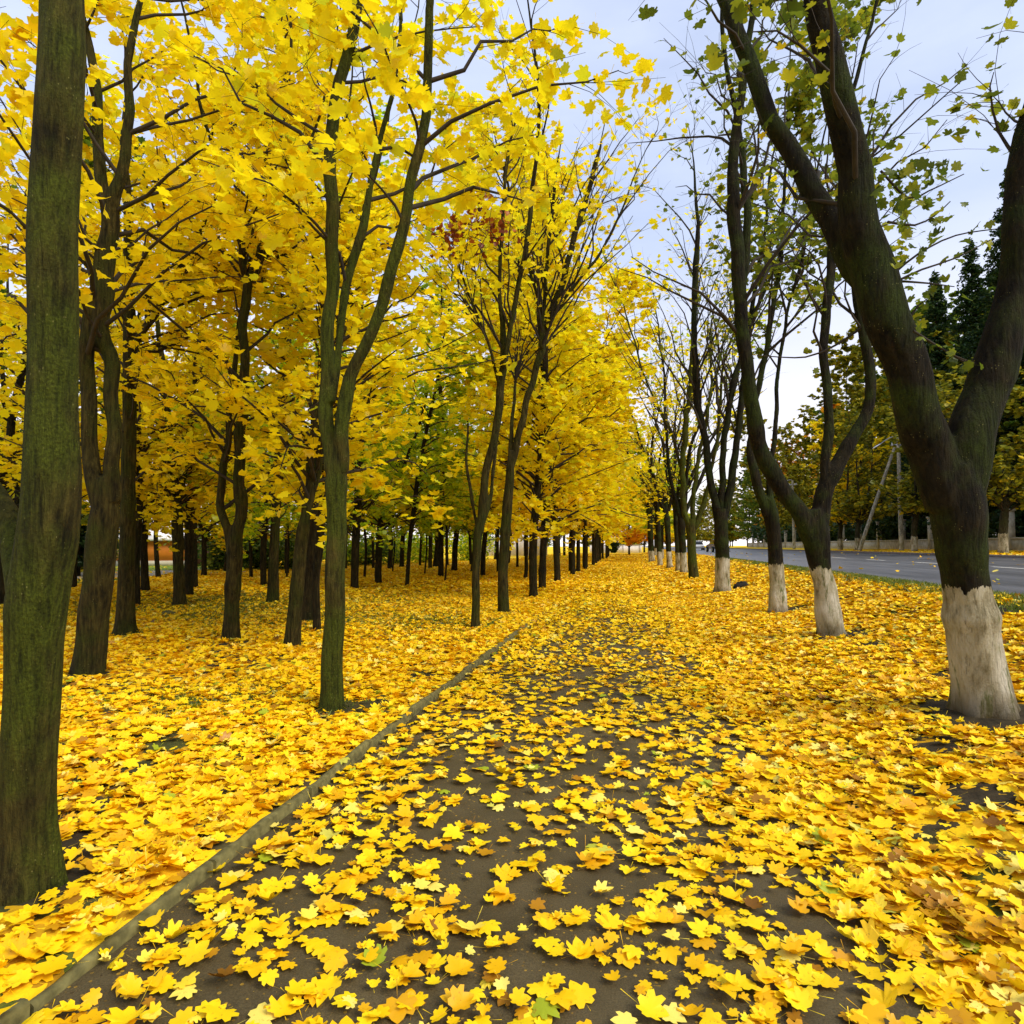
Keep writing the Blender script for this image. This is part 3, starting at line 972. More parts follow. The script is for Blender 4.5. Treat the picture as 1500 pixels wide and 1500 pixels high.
def free_tree(label, x, y, top, leaf, name, seed, group, h0=2.0, w=.4, nbr=100, blen=3.4, lsize=.36, nleaf=7, bark='bark_dark', auto=0, ntw=6, cat='tree'):
    g0 = np.array([x, y, float(H(x, y))]) - CAM
    dep = g0 @ FW
    qx, qy = 750 + F_PX * (g0 @ RT) / dep, 750 - F_PX * (g0 @ UPV) / dep
    m = F_PX / dep
    # built from world numbers: foot, trunk, leader
    return tree(label, [(qx, qy, w * m), (qx, qy - 1.2 * m, w * .85 * m), (qx, qy - 2.2 * m, w * .8 * m)], [], top=top, bark=bark, leaf=leaf, h0=h0, nbr=nbr, blen=blen, ntw=ntw, nleaf=nleaf,
                lsize=lsize, seed=seed, group=group, name=name, auto=auto, sides=8, cat=cat)


# broadleaved belt behind the fence: each placed by itself
BG = 'trees of the belt behind the fence'
belt = {}
for i, (leaf, top) in enumerate([('olive', 25), ('green', 26), ('orange', 23), ('olive', 15)]):
    x, y = [(30, 84), (33, 74), (31, 112), (29, 62)][i]
    belt[i] = free_tree(['olive and yellow tree of the belt behind the fence', 'dark green tree of the belt behind the fence', 'rusty orange tree of the belt behind the fence', 'low yellowing tree of the belt behind the fence'][i],
                        x, y, top, leaf, 'broadleaf_tree', 500 + i, BG, h0=1.4, nbr=(210, 220, 200, 130)[i], blen=(5.2, 5.4, 5.0, 4.0)[i], lsize=(.50, .50, .50, .38)[i], nleaf=8, auto=0 if i % 2 else 2)
spots = [(34, 58, 1), (28.5, 55, 3), (37, 66, 1), (33, 66, 0), (40, 76, 1), (30, 96, 0), (36, 96, 1), (31, 128, 0), (38, 122, 1), (30, 146, 2), (34, 140, 0), (30, 165, 1), (36, 160, 0), (31, 49, 1), (36, 50, 1), (28.5, 42, 3), (33, 42, 1),
         (31, 185, 1), (30, 205, 0), (33, 230, 0), (42, 68, 1), (44, 94, 0), (40, 110, 1), (28.5, 72, 3), (28.5, 92, 3), (29, 104, 3), (28.5, 120, 3), (30, 260, 0), (30, 300, 1), (29, 136, 3)]
for k, (x, y, i) in enumerate(spots):
    o = copy_tree(belt[i])
    o.location = (x, y, float(H(x, y)))
    o.rotation_euler = (0, 0, rp.random() * 6.28)
    s = .85 + .35 * rp.random()
    o.scale = (s, s, s)


def conifer(label, x, y, h, seed, group, spread=.22, mat='dark'):
    r = np.random.default_rng(seed)
    b = np.array([x, y, float(H(x, y))])
    root = empty('spruce_tree', b, label, 'tree', group)
    g = Geo()
    T = np.array([[0, 0, -.1, .24], [0.05, 0, h * .4, .16], [0, 0.05, h * .8, .07], [0, 0, h, .012]])
    stem_mesh(g, catmull(T, .5), 8, .2, .04, seed)
    g.build('trunk', M['bark_dark'], root, True)
    n = int(h * 16)
    z = h * (.10 + .89 * r.random(n) ** .85)
    az = r.random(n) * 6.283
    Ln = (h - z) * spread * (.7 + .5 * r.random(n)) + .25
    t = np.linspace(0, 1, 5)
    dirx = np.stack([np.cos(az), np.sin(az)], 1)
    P = np.zeros((n, 5, 3))
    P[:, :, :2] = dirx[:, None] * (Ln[:, None] * t)[:, :, None]
    P[:, :, 2] = z[:, None] + Ln[:, None] * (-.35 * t + .22 * t ** 2)
    g = Geo()
    g.tubes(P, .03 * (1 - .8 * t)[None] * np.ones((n, 1)), 4)
    g.build('branches', M['twig'], root)
    cnt = np.maximum(6, (Ln * 26)).astype(int)
    li = np.repeat(np.arange(n), cnt)
    s = .12 + .88 * r.random(len(li))
    k = np.minimum((s * 4).astype(int), 3)
    f = s * 4 - k
    LP = P[li, k] * (1 - f)[:, None] + P[li, k + 1] * f[:, None]
    side = np.stack([-dirx[li, 1], dirx[li, 0]], 1)
    LP[:, :2] += side * r.normal(0, .16, (len(li), 1)) * (Ln[li, None] * .7 + .2)
    LP[:, 2] += r.normal(-.08, .09, len(li))
    LN = r.normal(0, .5, (len(li), 3)) + [0, 0, 1.0]
    leaves('foliage', LP, LN, .30 * (.6 + .7 * r.random(len(li))), 2, r.random(len(li)), M[mat], root, None, .4, r, .5)
    return root


CG = 'dark spruces behind the fence'
conifer('tall dark spruce filling the right edge of the view beyond the fence', 29, 55, 30, 1, CG, .19)
conifer('pointed dark spruce against the sky inside the heavy fork', 30, 70, 28, 2, CG, .19)
conifer('dark spruce partly behind the right limb of the heavy fork', 29.5, 62, 27.5, 3, CG, .19)
conifer('shaded spruce low behind the right limb, cut by the edge of the view', 31, 50, 24, 4, CG, .21)
conifer('narrow spruce tip peeping over the golden roadside crown', 34, 104, 30.5, 5, CG, .15)

# conifers and dark bushes at the far left
LG = 'dark evergreens at the left beyond the wood'
conifer('dark evergreen with low skirts showing beside the mossy trunk', -28.3, 29, 7.5, 11, LG, .34)
conifer('dark evergreen left of the mossy trunk, behind thin stems', -34, 32, 10, 12, LG, .32)
conifer('dark evergreen further left, cut by the edge of the view', -30.5, 26.8, 8.5, 13, LG, .32)


def bush(label, x, y, rad, h, leaf, seed, group, n=1500, name='bush', ls=.22):
    r = np.random.default_rng(seed)
    b = np.array([x, y, float(H(x, y))])
    root = empty(name, b, label, 'bush', group)
    m = 26
    az = r.random(m) * 6.283
    ti = r.random(m) ** .6
    t = np.linspace(0, 1, 6)[None, :, None]
    end = np.stack([np.cos(az) * rad * ti, np.sin(az) * rad * ti, h * (1 - .45 * ti ** 2) * (.75 + .3 * r.random(m))], 1)
    P = end[:, None] * t + r.normal(0, .05, (m, 6, 3)) * t
    g = Geo()
    g.tubes(P, .025 * (1 - .7 * t[:, :, 0]) * np.ones((m, 1)), 4)
    g.build('stems', M['twig'], root)
    li = r.integers(0, m, n)
    s = r.random(n) ** .6
    k = np.minimum((s * 5).astype(int), 4)
    f = (s * 5 - k)[:, None]
    LP = P[li, k] * (1 - f) + P[li, k + 1] * f + r.normal(0, .22 * rad ** .5, (n, 3))
    LP[:, 2] = np.abs(LP[:, 2])
    leaves('foliage', LP, r.normal(0, .6, (n, 3)) + [0, 0, .8], ls * (.6 + .7 * r.random(n)), 2, r.random(n), M[leaf], root, None, .4, r)
    return root


HB = 'bushes along the back of the wood'
for k, (px, py, rad, h, leaf, lab) in enumerate([
    (318, 836, 2.6, 3.4, 'green', 'round green bush right of the orange kiosk'), (345, 833, 2.6, 3.0, 'green', 'green bush behind the tuning-fork maple'),
    (382, 835, 2.4, 3.0, 'green', 'dark bush behind the thin crooked sapling'), (500, 829, 3.2, 2.6, 'lime', 'low hedge bush right of the tall green maple'), (535, 828, 3.2, 2.6, 'green', 'low hedge bush behind the first dark trunks'),
    (580, 826, 3.4, 2.6, 'lime', 'low hedge bush deep behind the narrow V maple'), (685, 822, 3.6, 3.4, 'lime', 'bright lime bush in the gap left of the slender stem'), (700, 820, 3.2, 4.2, 'green', 'green bush behind the slender pale stem'),
    (425, 834, 2.6, 3.2, 'green', 'green bush between the upright and the leaning maples'), (130, 836, 2.4, 3.0, 'olive', 'olive bush behind the leaning forked maple'), (620, 825, 3.2, 2.6, 'lime', 'low lime bush behind the leaning sapling')]):
    p, d = ground(px, py)
    bush(lab, p[0], p[1], rad, h, leaf, 600 + k, HB, n=1900)
for k in range(17):  # added row of bushes, dark foliage standing in for shade behind the fence
    yb = 40 + k * 6.5 + rp.normal(0, 1)
    xb = 28.2 + rp.normal(0, .8)
    if k == 0:
        shade_bush = bush('dark bush added to stand in for shade behind the concrete fence', xb, yb, 3.6, 4.2, 'dark', 690, 'dark bushes added as shade behind the fence', n=2200, ls=.34)
    else:
        o = copy_tree(shade_bush)
        o.location = (xb, yb, float(H(xb, yb)))
        o.rotation_euler = (0, 0, rp.random() * 6.28)
        s_ = .8 + .5 * rp.random()
        o.scale = (s_, s_, s_)
# end of the avenue
bush('dark green clump at the end of the avenue', -1.2, 150, 2.2, 4.5, 'green', 650, 'greenery closing the avenue', n=900, ls=.5)
bush('small dark clump in front of the far white wall', -3.9, 140, 1.4, 3.0, 'dark', 651, 'greenery closing the avenue', n=700, ls=.45)
for k, (x, y, top, leaf, lab) in enumerate([(-.4, 110, 13, 'amber', 'big orange tree closing the end of the avenue'), (2.6, 138, 13, 'amber', 'second orange tree at the end of the avenue, nearer the road'),
                                            (-6, 134, 15, 'gold', 'golden tree left of the big orange one at the end'), (9, 165, 8, 'gold', 'low golden tree beside the far bend of the road'), (16, 178, 7, 'olive', 'low olive tree by the far bend of the road')]):
    free_tree(lab, x, y, top, leaf, 'broadleaf_tree', 660 + k, 'trees closing the end of the avenue', h0=1.3, nbr=120, blen=4.5, lsize=.6, nleaf=5)

for k in range(16):
    o = copy_tree(belt[(0, 2, 1, 0)[k % 4]])
    xx = -150 + k * 12.5 + rp.normal(0, 3)
    yy = 205 + rp.normal(0, 12)
    o.location = (xx, yy, float(H(xx, yy)))
    o.rotation_euler = (0, 0, rp.random() * 6.28)
    o.scale = (.75, .75, .55 + .15 * rp.random())
    o['label'] = 'distant tree closing the view beyond the end of the avenue'
    o['group'] = 'distant trees beyond the avenue'
# ================================================================== setting
# ground sheet: fine near, coarse far
xs = np.unique(np.concatenate([np.linspace(-600, -45, 24), np.linspace(-45, -8, 75), np.linspace(-8, 6.2, 143), np.linspace(6.2, 19, 18), np.linspace(19, 45, 27), np.linspace(45, 600, 24), [-2.12, -2.1201, 5.75, 6.0, 18.12, 18.3]]))
ys = np.unique(np.concatenate([np.linspace(-60, 0, 10), np.linspace(0, 30, 151), np.linspace(30, 110, 101), np.linspace(110, 900, 40)]))
X, Y = np.meshgrid(xs, ys, indexing='ij')
V = np.stack([X, Y, H(X, Y)], -1).reshape(-1, 3)
nx, ny = len(xs), len(ys)
i, j = np.meshgrid(np.arange(nx - 1), np.arange(ny - 1), indexing='ij')
q = np.stack([i * ny + j, (i + 1) * ny + j, (i + 1) * ny + j + 1, i * ny + j + 1], -1).reshape(-1, 4)

t = NT('ground_soil')
pos = t.n('ShaderNodeNewGeometry').outputs['Position']
px_ = t.sep(pos)
n1 = t.noise(pos, 9, 6, .65)
soil = t.ramp(n1, [(.3, (.030, .022, .012, 1)), (.7, (.085, .062, .028, 1))])
soil_c = t.ramp(n1, [(.3, (.016, .012, .006, 1)), (.7, (.055, .041, .020, 1))])
grass = t.ramp(t.noise(pos, 30, 4), [(.3, (.045, .060, .008, 1)), (.7, (.12, .14, .015, 1))])
gf = t.ramp(t.noise(pos, .35, 3), [(.48, (0, 0, 0, 1)), (.6, (1, 1, 1, 1))])
base = t.mix(gf, soil, grass)
# old trodden leaves lying under the fresh ones
vo = t.n('ShaderNodeTexVoronoi')
vo.inputs['Scale'].default_value = 10
nd_ = t.n('ShaderNodeTexNoise')
nd_.inputs['Scale'].default_value = 14
t.l(pos, nd_.inputs['Vector'])
pd_ = t.n('ShaderNodeVectorMath', operation='MULTIPLY_ADD')
t.l(nd_.outputs['Color'], pd_.inputs[0])
pd_.inputs[1].default_value = (.14, .14, .14)
t.l(pos, pd_.inputs[2])
t.l(pd_.outputs[0], vo.inputs['Vector'])
vr = t.sep(vo.outputs['Color'])
old = t.ramp(vr[0], [(0, (.34, .17, .008, 1)), (.4, (.74, .44, .006, 1)), (1, (.90, .62, .008, 1))])
sa = t.n('ShaderNodeAttribute', attribute_name='bare')
cov = t.math('LESS_THAN', vr[1], t.math('SUBTRACT', 0.74, t.math('MULTIPLY', sa.outputs['Fac'], .74)))
base = t.mix(sa.outputs['Fac'], base, soil_c)
ga = t.n('ShaderNodeAttribute', attribute_name='grassy')
base = t.mix(ga.outputs['Fac'], base, grass)
cov = t.math('MULTIPLY', cov, t.math('LESS_THAN', vr[2], t.math('SUBTRACT', 1.0, t.math('MULTIPLY', ga.outputs['Fac'], .75))))
far = t.n('ShaderNodeMapRange')
far.inputs['From Min'].default_value = 24
far.inputs['From Max'].default_value = 60
t.l(px_[1], far.inputs['Value'])
col = t.mix(cov, base, old)
farcol = t.ramp(t.noise(pos, 1.2, 6, .7), [(.3, (.62, .40, .010, 1)), (.6, (.92, .62, .008, 1))])
col = t.mix(t.math('MULTIPLY', far.outputs[0], .85), col, farcol)
# beyond the lane on the left and past the end of the wood: plain grass
lawn = t.math('LESS_THAN', t.math('ADD', px_[0], t.math('MULTIPLY', px_[1], .33)), -14.4)
col = t.mix(lawn, col, t.ramp(t.noise(pos, 3, 5), [(.3, (.06, .10, .010, 1)), (.7, (.18, .24, .02, 1))]))
t.principled(col, .92, t.bump(n1, .8, .03), .15)
M['ground'] = t.m
g = obj('ground', V, None, M['ground'], None, True, (q.ravel(), np.arange(len(q)) * 4))
tag(g, kind='structure')
g0_ = g


def strip(name, xa, xb, ya, yb, zf, nxn, nyn, mat, edge=None):
    xs_ = np.linspace(0, 1, nxn)
    ys_ = np.linspace(ya, yb, nyn)
    U, Yy = np.meshgrid(xs_, ys_, indexing='ij')
    xr = xb if edge is None else None
    Xx = xa + U * ((xb - xa) if edge is None else (edge(Yy) - xa))
    Vv = np.stack([Xx, Yy, zf(Xx, Yy)], -1).reshape(-1, 3)
    i, j = np.meshgrid(np.arange(nxn - 1), np.arange(nyn - 1), indexing='ij')
    qq = np.stack([i * nyn + j, (i + 1) * nyn + j, (i + 1) * nyn + j + 1, i * nyn + j + 1], -1).reshape(-1, 4)
    o = obj(name, Vv, None, mat, None, True, (qq.ravel(), np.arange(len(qq)) * 4))
    return o


# the path: worn brown asphalt, damp
t = NT('damp_asphalt')
pos = t.n('ShaderNodeNewGeometry').outputs['Position']
n1 = t.noise(pos, 140, 3, .7)
n2 = t.noise(pos, 1.6, 5, .6)
c = t.ramp(n2, [(.3, (.052, .039, .016, 1)), (.7, (.105, .080, .036, 1))])
bits = t.n('ShaderNodeTexVoronoi')
bits.inputs['Scale'].default_value = 34
t.l(pos, bits.inputs['Vector'])
bf = t.math('MULTIPLY', t.math('LESS_THAN', bits.outputs['Distance'], t.math('MULTIPLY', t.noise(pos, 19, 3), .42)), t.math('GREATER_THAN', t.noise(pos, 2.3, 4), .47))
c = t.mix(t.math('MULTIPLY', bf, .8), c, t.ramp(t.sep(bits.outputs['Color'])[0], [(0, (.03, .02, .008, 1)), (.5, (.22, .13, .02, 1)), (1, (.45, .28, .03, 1))]))
c = t.mix(.6, c, t.ramp(n1, [(.3, (.3, .3, .3, 1)), (.7, (1.5, 1.5, 1.5, 1))]), 'MULTIPLY')
rg = t.math('ADD', t.math('MULTIPLY', n2, .3), .45)
t.principled(c, rg, t.bump(t.math('ADD', n1, t.math('MULTIPLY', n2, 2)), .5, .006), .25)
M['path'] = t.m
p = strip('path', -2.07, 1.1, -6, 62, lambda x, y: H(x, y) + .014 + .006 * np.sin(x * 1.9 + .3) * np.sin(y * .9), 24, 340, M['path'], edge=lambda y: 1.0 + .14 * np.sin(y * .8) + .07 * np.sin(y * 2.3))
tag(p, kind='structure')
# thin concrete kerb, chipped, in short lengths
M['kerb'] = simple('kerb_concrete', (.12, .105, .036, 1), .85, .55, 14, .2, .01)
g = Geo()
y = -4.0
rk = np.random.default_rng(8)
while y < 13:
    ln = 1.0
    a, b_ = rk.normal(0, .012), rk.normal(0, .010)
    ns = 9
    yy_ = np.linspace(y + .011, y + ln - .011, ns)
    top = .086 + a + (b_ - a) * np.linspace(0, 1, ns) + rk.normal(0, .004, ns)
    x0 = -2.112 + rk.normal(0, .005, ns) * .6
    x1 = -2.066 + rk.normal(0, .005, ns)
    Vv = np.stack([np.stack([x0, yy_, np.full(ns, -.05)], 1), np.stack([x0, yy_, top - .008], 1), np.stack([x0 + .012, yy_, top], 1), np.stack([x1 - .012, yy_, top], 1), np.stack([x1, yy_, top - .010], 1), np.stack([x1, yy_, np.full(ns, -.05)], 1)], 1)
    ii = np.arange(ns - 1)[:, None] * 6
    jj = np.arange(5)[None]
    g.add(Vv.reshape(-1, 3), np.stack([ii + jj, ii + jj + 1, ii + 6 + jj + 1, ii + 6 + jj], -1).reshape(-1, 4))
    g.add(Vv[0], [(0, 1, 2, 3, 4, 5)])
    g.add(Vv[-1], [(5, 4, 3, 2, 1, 0)])
    y += ln
k_ = g.build('kerb', M['kerb'])
tag(k_, kind='structure')
# road
t = NT('road_asphalt')
pos = t.n('ShaderNodeNewGeometry').outputs['Position']
n1 = t.noise(pos, 60, 4, .7)
n2 = t.noise(t.mapping(pos, (1.2, .12, 1)), 1.3, 5, .6)
c = t.ramp(n2, [(.3, (.050, .050, .052, 1)), (.7, (.12, .118, .118, 1))])
c = t.mix(.4, c, t.ramp(n1, [(.3, (.5, .5, .5, 1)), (.7, (1.4, 1.4, 1.4, 1))]), 'MULTIPLY')
t.principled(c, t.math('ADD', t.math('MULTIPLY', n2, .35), .22), t.bump(n1, .3, .004), .5)
M['road'] = t.m
rd = strip('road', ROAD0 + .02, ROAD1 + .1, -20, 700, lambda x, y: road_z(x) + 0 * y, 8, 80, M['road'])
tag(rd, kind='structure')
M['marking'] = simple('road_paint', (.62, .60, .52, 1), .7, .2, 20)
g = Geo()
for y in np.arange(4, 220, 6.0):
    z0 = float(road_z(12)) + .004
    g.add([(11.93, y, z0), (12.07, y, z0 + .003), (12.07, y + 2.6, z0 + .003), (11.93, y + 2.6, z0)], [(0, 1, 2, 3)])
tag(g.build('road_markings', M['marking']), kind='structure')
g = Geo()
z1 = float(road_z(18))
g.add([(18.1, -20, z1 - .1), (18.1, -20, z1 + .12), (18.28, -20, z1 + .13), (18.28, -20, z1 - .1), (18.1, 500, z1 - .1), (18.1, 500, z1 + .12), (18.28, 500, z1 + .13), (18.28, 500, z1 - .1)],
      [(0, 1, 5, 4), (1, 2, 6, 5), (2, 3, 7, 6), (3, 2, 1, 0), (4, 5, 6, 7)])
M['kerb_far'] = simple('far_kerb_concrete', (.12, .10, .09, 1), .85, .3, 6)
tag(g.build('road_kerb', M['kerb_far']), kind='structure')
# paved lane behind the wood on the left
M['lane'] = simple('lane_paving', (.34, .31, .27, 1), .8, .2, 5)


def lane_x(y):
    return -14.4 - .33 * y


A = [ground(x, y)[0][:2] for x, y in ((-120, 874), (95, 848), (250, 843), (400, 836))]
Bq = [ground(x, y)[0][:2] for x, y in ((-120, 862), (95, 840), (250, 836), (400, 831))]
Vv = []
for a_, b_ in zip(A, Bq):
    Vv += [(*a_, .075), (*b_, .075)]
tag(obj('lane', Vv, [(0, 2, 3, 1), (2, 4, 5, 3), (4, 6, 7, 5)], M['lane']), kind='structure')
# lawn strip beyond it
M['lawn'] = simple('lawn_grass', (.16, .24, .015, 1), .9, .5, 2.5)
Cq = [ground(x, y)[0][:2] for x, y in ((-120, 845), (95, 826), (250, 826), (400, 822))]
Vv = []
for a_, b_ in zip(Bq, Cq):
    Vv += [(*a_, .085), (*b_, .085)]
tag(obj('lawn', Vv, [(0, 2, 3, 1), (2, 4, 5, 3), (4, 6, 7, 5)], M['lawn']), kind='structure')

# ------------------------------------------------------------------ leaf carpet
def clump(x, y, s, ph=0.0):
    return .5 + .25 * (np.sin(x * 2.1 * s + ph) * np.sin(y * 1.7 * s + 1.3 + ph) + np.sin(x * 4.7 * s + y * 2.3 * s + ph) * .6 + np.sin(x * 9.1 * s - y * 6.1 * s + 2 * ph) * .4)


BASES = [(o.location.x, o.location.y) for o in S.objects if o.type == 'EMPTY' and o.parent is None]
NEARB = np.array([b for b in BASES if math.hypot(*b) < 24])


SOIL = [(ground(px, py)[0][:2], r_) for px, py, r_ in [(1395, 1035, .34), (1475, 1045, .40), (1440, 1052, .40), (1368, 1092, .24), (1385, 990, .2), (1160, 893, .35), (1240, 930, .36), (1200, 936, .28), (1445, 1165, .22), (1340, 1165, .12),
                                                          (1490, 895, .5), (1270, 945, .3), (520, 1036, .30), (482, 1042, .26), (560, 1028, .2), (146, 988, .26), (110, 990, .22), (190, 930, .3), (340, 942, .3), (620, 990, .26), (250, 1090, .2), (200, 1125, .16), (40, 1300, .3), (90, 1245, .16)]]


def soil(x, y):
    m = np.zeros_like(x)
    for (cx, cy), r_ in SOIL:
        d = np.hypot((x - cx), (y - cy)) / r_
        m = np.maximum(m, 1 - sst(.55, 1.25, d + .25 * (clump(x, y, 2.2) - .5) * 2))
    return m


def grassy(x, y):
    c = clump(x, y, 1.0)
    g_ = np.exp(-(((x + 10.5) / 4.6) ** 2 + ((y - 17) / 4.2) ** 2)) + .9 * np.exp(-(((x + 5.0) / 2.6) ** 2 + ((y - 13.0) / 1.6) ** 2)) + .55 * np.exp(-(((x + 4.2) / 1.3) ** 2 + ((y - 6.3) / .8) ** 2))
    g_ = g_ + .5 * np.exp(-(((x + 3.4) / .8) ** 2 + ((y - 4.6) / .5) ** 2)) + .8 * np.exp(-(((x + 16) / 4) ** 2 + ((y - 13) / 3) ** 2)) + .5 * np.exp(-(((x + 8) / 3) ** 2 + ((y - 25) / 3) ** 2))
    return np.clip(g_ * (.45 + .95 * c), 0, 1) * (x < -2.3)


def density(x, y):
    d = np.hypot(x, y)
    c = clump(x, y, 1.0)
    c2 = clump(x, y, .33, 2.0)
    wood = np.where(x < -2.10, .80 + .25 * c, 0)
    # greener, thinner patches under the middle trees
    wood = wood * (1 - .60 * grassy(x, y))
    wood = wood * (1 - .5 * (c2 < .34))
    inpath = (x >= -2.06) & (x < 1.0)
    full = sst(8, 30, y)
    mid = np.exp(-((x + .55) / 1.08) ** 4)
    pth = (1 - .60 * mid * (1 - full)) * (.46 + .54 * full + .45 * (c > .52) * (1 - full)) * .9
    pth = np.where(inpath, pth, 0)
    bankd = np.where(x >= 1.0, 1.05 * (1 - .5 * (c2 > .68)), 0)
    bankd = bankd * (1 - .93 * sst(5.0, 5.6, x + .25 * np.sin(y * .9)))
    out = wood + pth + bankd
    out = np.where((x > 5.95) & (x < 18.1), .0016, out)
    out = np.where(x >= 18.3, .5, out)
    out = np.where(x > 26, 0, out)
    out = np.where((x < -2.05) & (x > -2.13) & (y < 9.5), .09, out)
    out = np.where((x > -2.20) & (x < -1.99) & (y < 10), out * .5, out)
    out = np.where(x + .33 * y < -14.6, .06, out)
    out = out * (1 - .90 * soil(x, y))
    return out


ab = g0_.data.attributes.new('bare', 'FLOAT', 'POINT')
ag = g0_.data.attributes.new('grassy', 'FLOAT', 'POINT')
ag.data.foreach_set('value', grassy(X.ravel(), Y.ravel()).astype(np.float32))
ab.data.foreach_set('value', soil(X.ravel(), Y.ravel()).astype(np.float32))


def litter_set(n, xa, xb, ya, yb, keep):
    x = xa + (xb - xa) * rng.random(n)
    y = ya + (yb - ya) * rng.random(n)
    rel = np.stack([x, y, H(x, y)], 1) - CAM
    dep = rel @ FW
    u = 750 + F_PX * (rel @ RT) / np.maximum(dep, .01)
    v = 750 - F_PX * (rel @ UPV) / np.maximum(dep, .01)
    ok = (dep > .8) & (u > -250) & (u < 1750) & (v < 1720) & keep(np.hypot(x, y)) & (rng.random(n) < density(x, y))
    for bx, by in NEARB:
        dd = np.hypot(x - bx, y - by)
        ok &= dd > .14
    # bare soil round the big right trunk
    b0 = NEARB[np.argmin(np.hypot(NEARB[:, 0] - 2.95, NEARB[:, 1] - 4.8))]
    dd = np.hypot((x - b0[0] - .12) / 1.25, (y - b0[1] + .12) / .8)
    ok &= ~((dd < .42) & (rng.random(n) < .88))
    return x[ok], y[ok]


def carpet(x, y, size, lod, parent, lift, tilt, name):
    n = len(x)
    z = H(x, y) + np.where((x > -2.07) & (x < 1.1), .026, .012) + lift * rng.random(n) ** 1.5
    z = np.where((x < -2.05) & (x > -2.13), .10, z)
    z = np.where((x > 5.95) & (x < 18.1), road_z(x) + .02, z)
    N = rng.normal(0, tilt, (n, 3)) + [0, 0, 1.0]
    on = (x > -1.9) & (x < .8) & (y < 9)
    N[on] = rng.normal(0, tilt * .65, (on.sum(), 3)) + [0, 0, 1.0]
    tint = np.clip(rng.beta(2.2, 1.7, n) + .05 * (clump(x, y, .5) - .5), 0, 1)
    # the bank on the right holds more pale and brown ones
    b = x > 1.2
    tint[b] = np.clip(rng.beta(1.25, 1.05, b.sum()), 0, .985)
    odd = rng.random(n) < .012
    tint[odd] = 1.0
    return leaves(name, np.stack([x, y, z], 1), N, size * (.45 + .9 * rng.random(n)), lod, tint, M['litter'], parent, None, .28 if lod < 2 else .3)


def dens_n(a, per):
    return int(a * per)


x, y = litter_set(dens_n(17 * 8, 480), -9, 8, .8, 9, lambda d: d < 8.5)
near = carpet(x, y, .085, 0, None, .022, .20, 'fallen_leaves')
tag(near, kind='stuff')
x, y = litter_set(dens_n(36 * 21, 420), -22, 14, 2, 23, lambda d: (d >= 8.5) & (d < 22))
o = carpet(x, y, .086, 1, None, .02, .27, 'fallen_leaves')
tag(o, kind='stuff')
x, y = litter_set(dens_n(68 * 62, 150), -40, 28, 8, 70, lambda d: d >= 22)
x2, y2 = litter_set(60000, -14, 12, 70, 125, lambda d: d > 60)
x, y = np.concatenate([x, x2]), np.concatenate([y, y2])
o = carpet(x, y, .130 * (1 + .6 * (y > 70)), 2, None, .02, .30, 'fallen_leaves')
tag(o, kind='stuff')

# ------------------------------------------------------------------ grass tufts
def grass_set(n, fx, fy, hgt):
    x, y = fx(n), fy(n)
    z = H(x, y)
    a = rng.random(n) * 6.283
    h = hgt * (.5 + rng.random(n))
    w = .006 + .0011 * np.hypot(x, y) * .5
    dx, dy = np.cos(a), np.sin(a)
    lx, ly = rng.normal(0, .5, n) * h, rng.normal(0, .5, n) * h
    P0 = np.stack([x - dx * w, y - dy * w, z], 1)
    P1 = np.stack([x + dx * w, y + dy * w, z], 1)
    P2 = np.stack([x + lx, y + ly, z + h], 1)
    return np.stack([P0, P1, P2], 1).reshape(-1, 3), n


parts = []
tot = 0
for args in [(26000, lambda n: 4.9 + 1.0 * rng.random(n) ** .6, lambda n: 4 + 40 * rng.random(n) ** 1.3, .07),
             (26000, lambda n: -10.5 + 3.4 * rng.normal(size=n), lambda n: 17 + 3.0 * rng.normal(size=n), .05),
             (9000, lambda n: -5.0 + 1.7 * rng.normal(size=n).clip(-3, 1.3), lambda n: 13 + 1.1 * rng.normal(size=n), .045),
             (2500, lambda n: -4.2 + .8 * rng.normal(size=n), lambda n: 6.3 + .5 * rng.normal(size=n), .035)]:
    v, n = grass_set(*args)
    parts.append(v)
    tot += n
V = np.concatenate(parts)
M['grass'] = leaf_mat('grass_blades', [(0, L(.05, .09, .01)), (.6, L(.14, .20, .015)), (1, L(.34, .32, .03))], .35, gloss=.03)
o = obj('grass', V, None, M['grass'], None, False, (np.arange(tot * 3), np.arange(tot) * 3), rng.random(tot))
tag(o, kind='stuff')

# ------------------------------------------------------------------ lumps on the ground
M['lump'] = simple('dark_lump', (.018, .015, .012, 1), .9, .5, 12, .2, .03)
M['stone'] = simple('mossy_stone', (.10, .095, .03, 1), .9, .4, 9, .2, .03)


def lump(name, label, cat, px, py, rx, ry, rz, mat, seed):
    r = np.random.default_rng(seed)
    p, _ = ground(px, py)
    a = np.linspace(0, 6.283, 18, endpoint=False)
    b = np.linspace(-.35, math.pi / 2, 9)
    A_, B_ = np.meshgrid(a, b)
    rr = 1 + .22 * np.sin(3 * A_ + seed) * np.cos(2 * B_) + .14 * np.sin(7 * A_ + 4 * B_) + r.normal(0, .05, A_.shape)
    Vv = np.stack([rx * rr * np.cos(A_) * np.cos(B_), ry * rr * np.sin(A_) * np.cos(B_), rz * rr * np.sin(B_)], -1).reshape(-1, 3)
    i, j = np.meshgrid(np.arange(8), np.arange(18), indexing='ij')
    j2 = (j + 1) % 18
    qq = np.stack([i * 18 + j, i * 18 + j2, (i + 1) * 18 + j2, (i + 1) * 18 + j], -1).reshape(-1, 4)
    o = obj(name, Vv, None, mat, None, True, (qq.ravel(), np.arange(len(qq)) * 4))
    o.location = p
    return tag(o, label, cat)


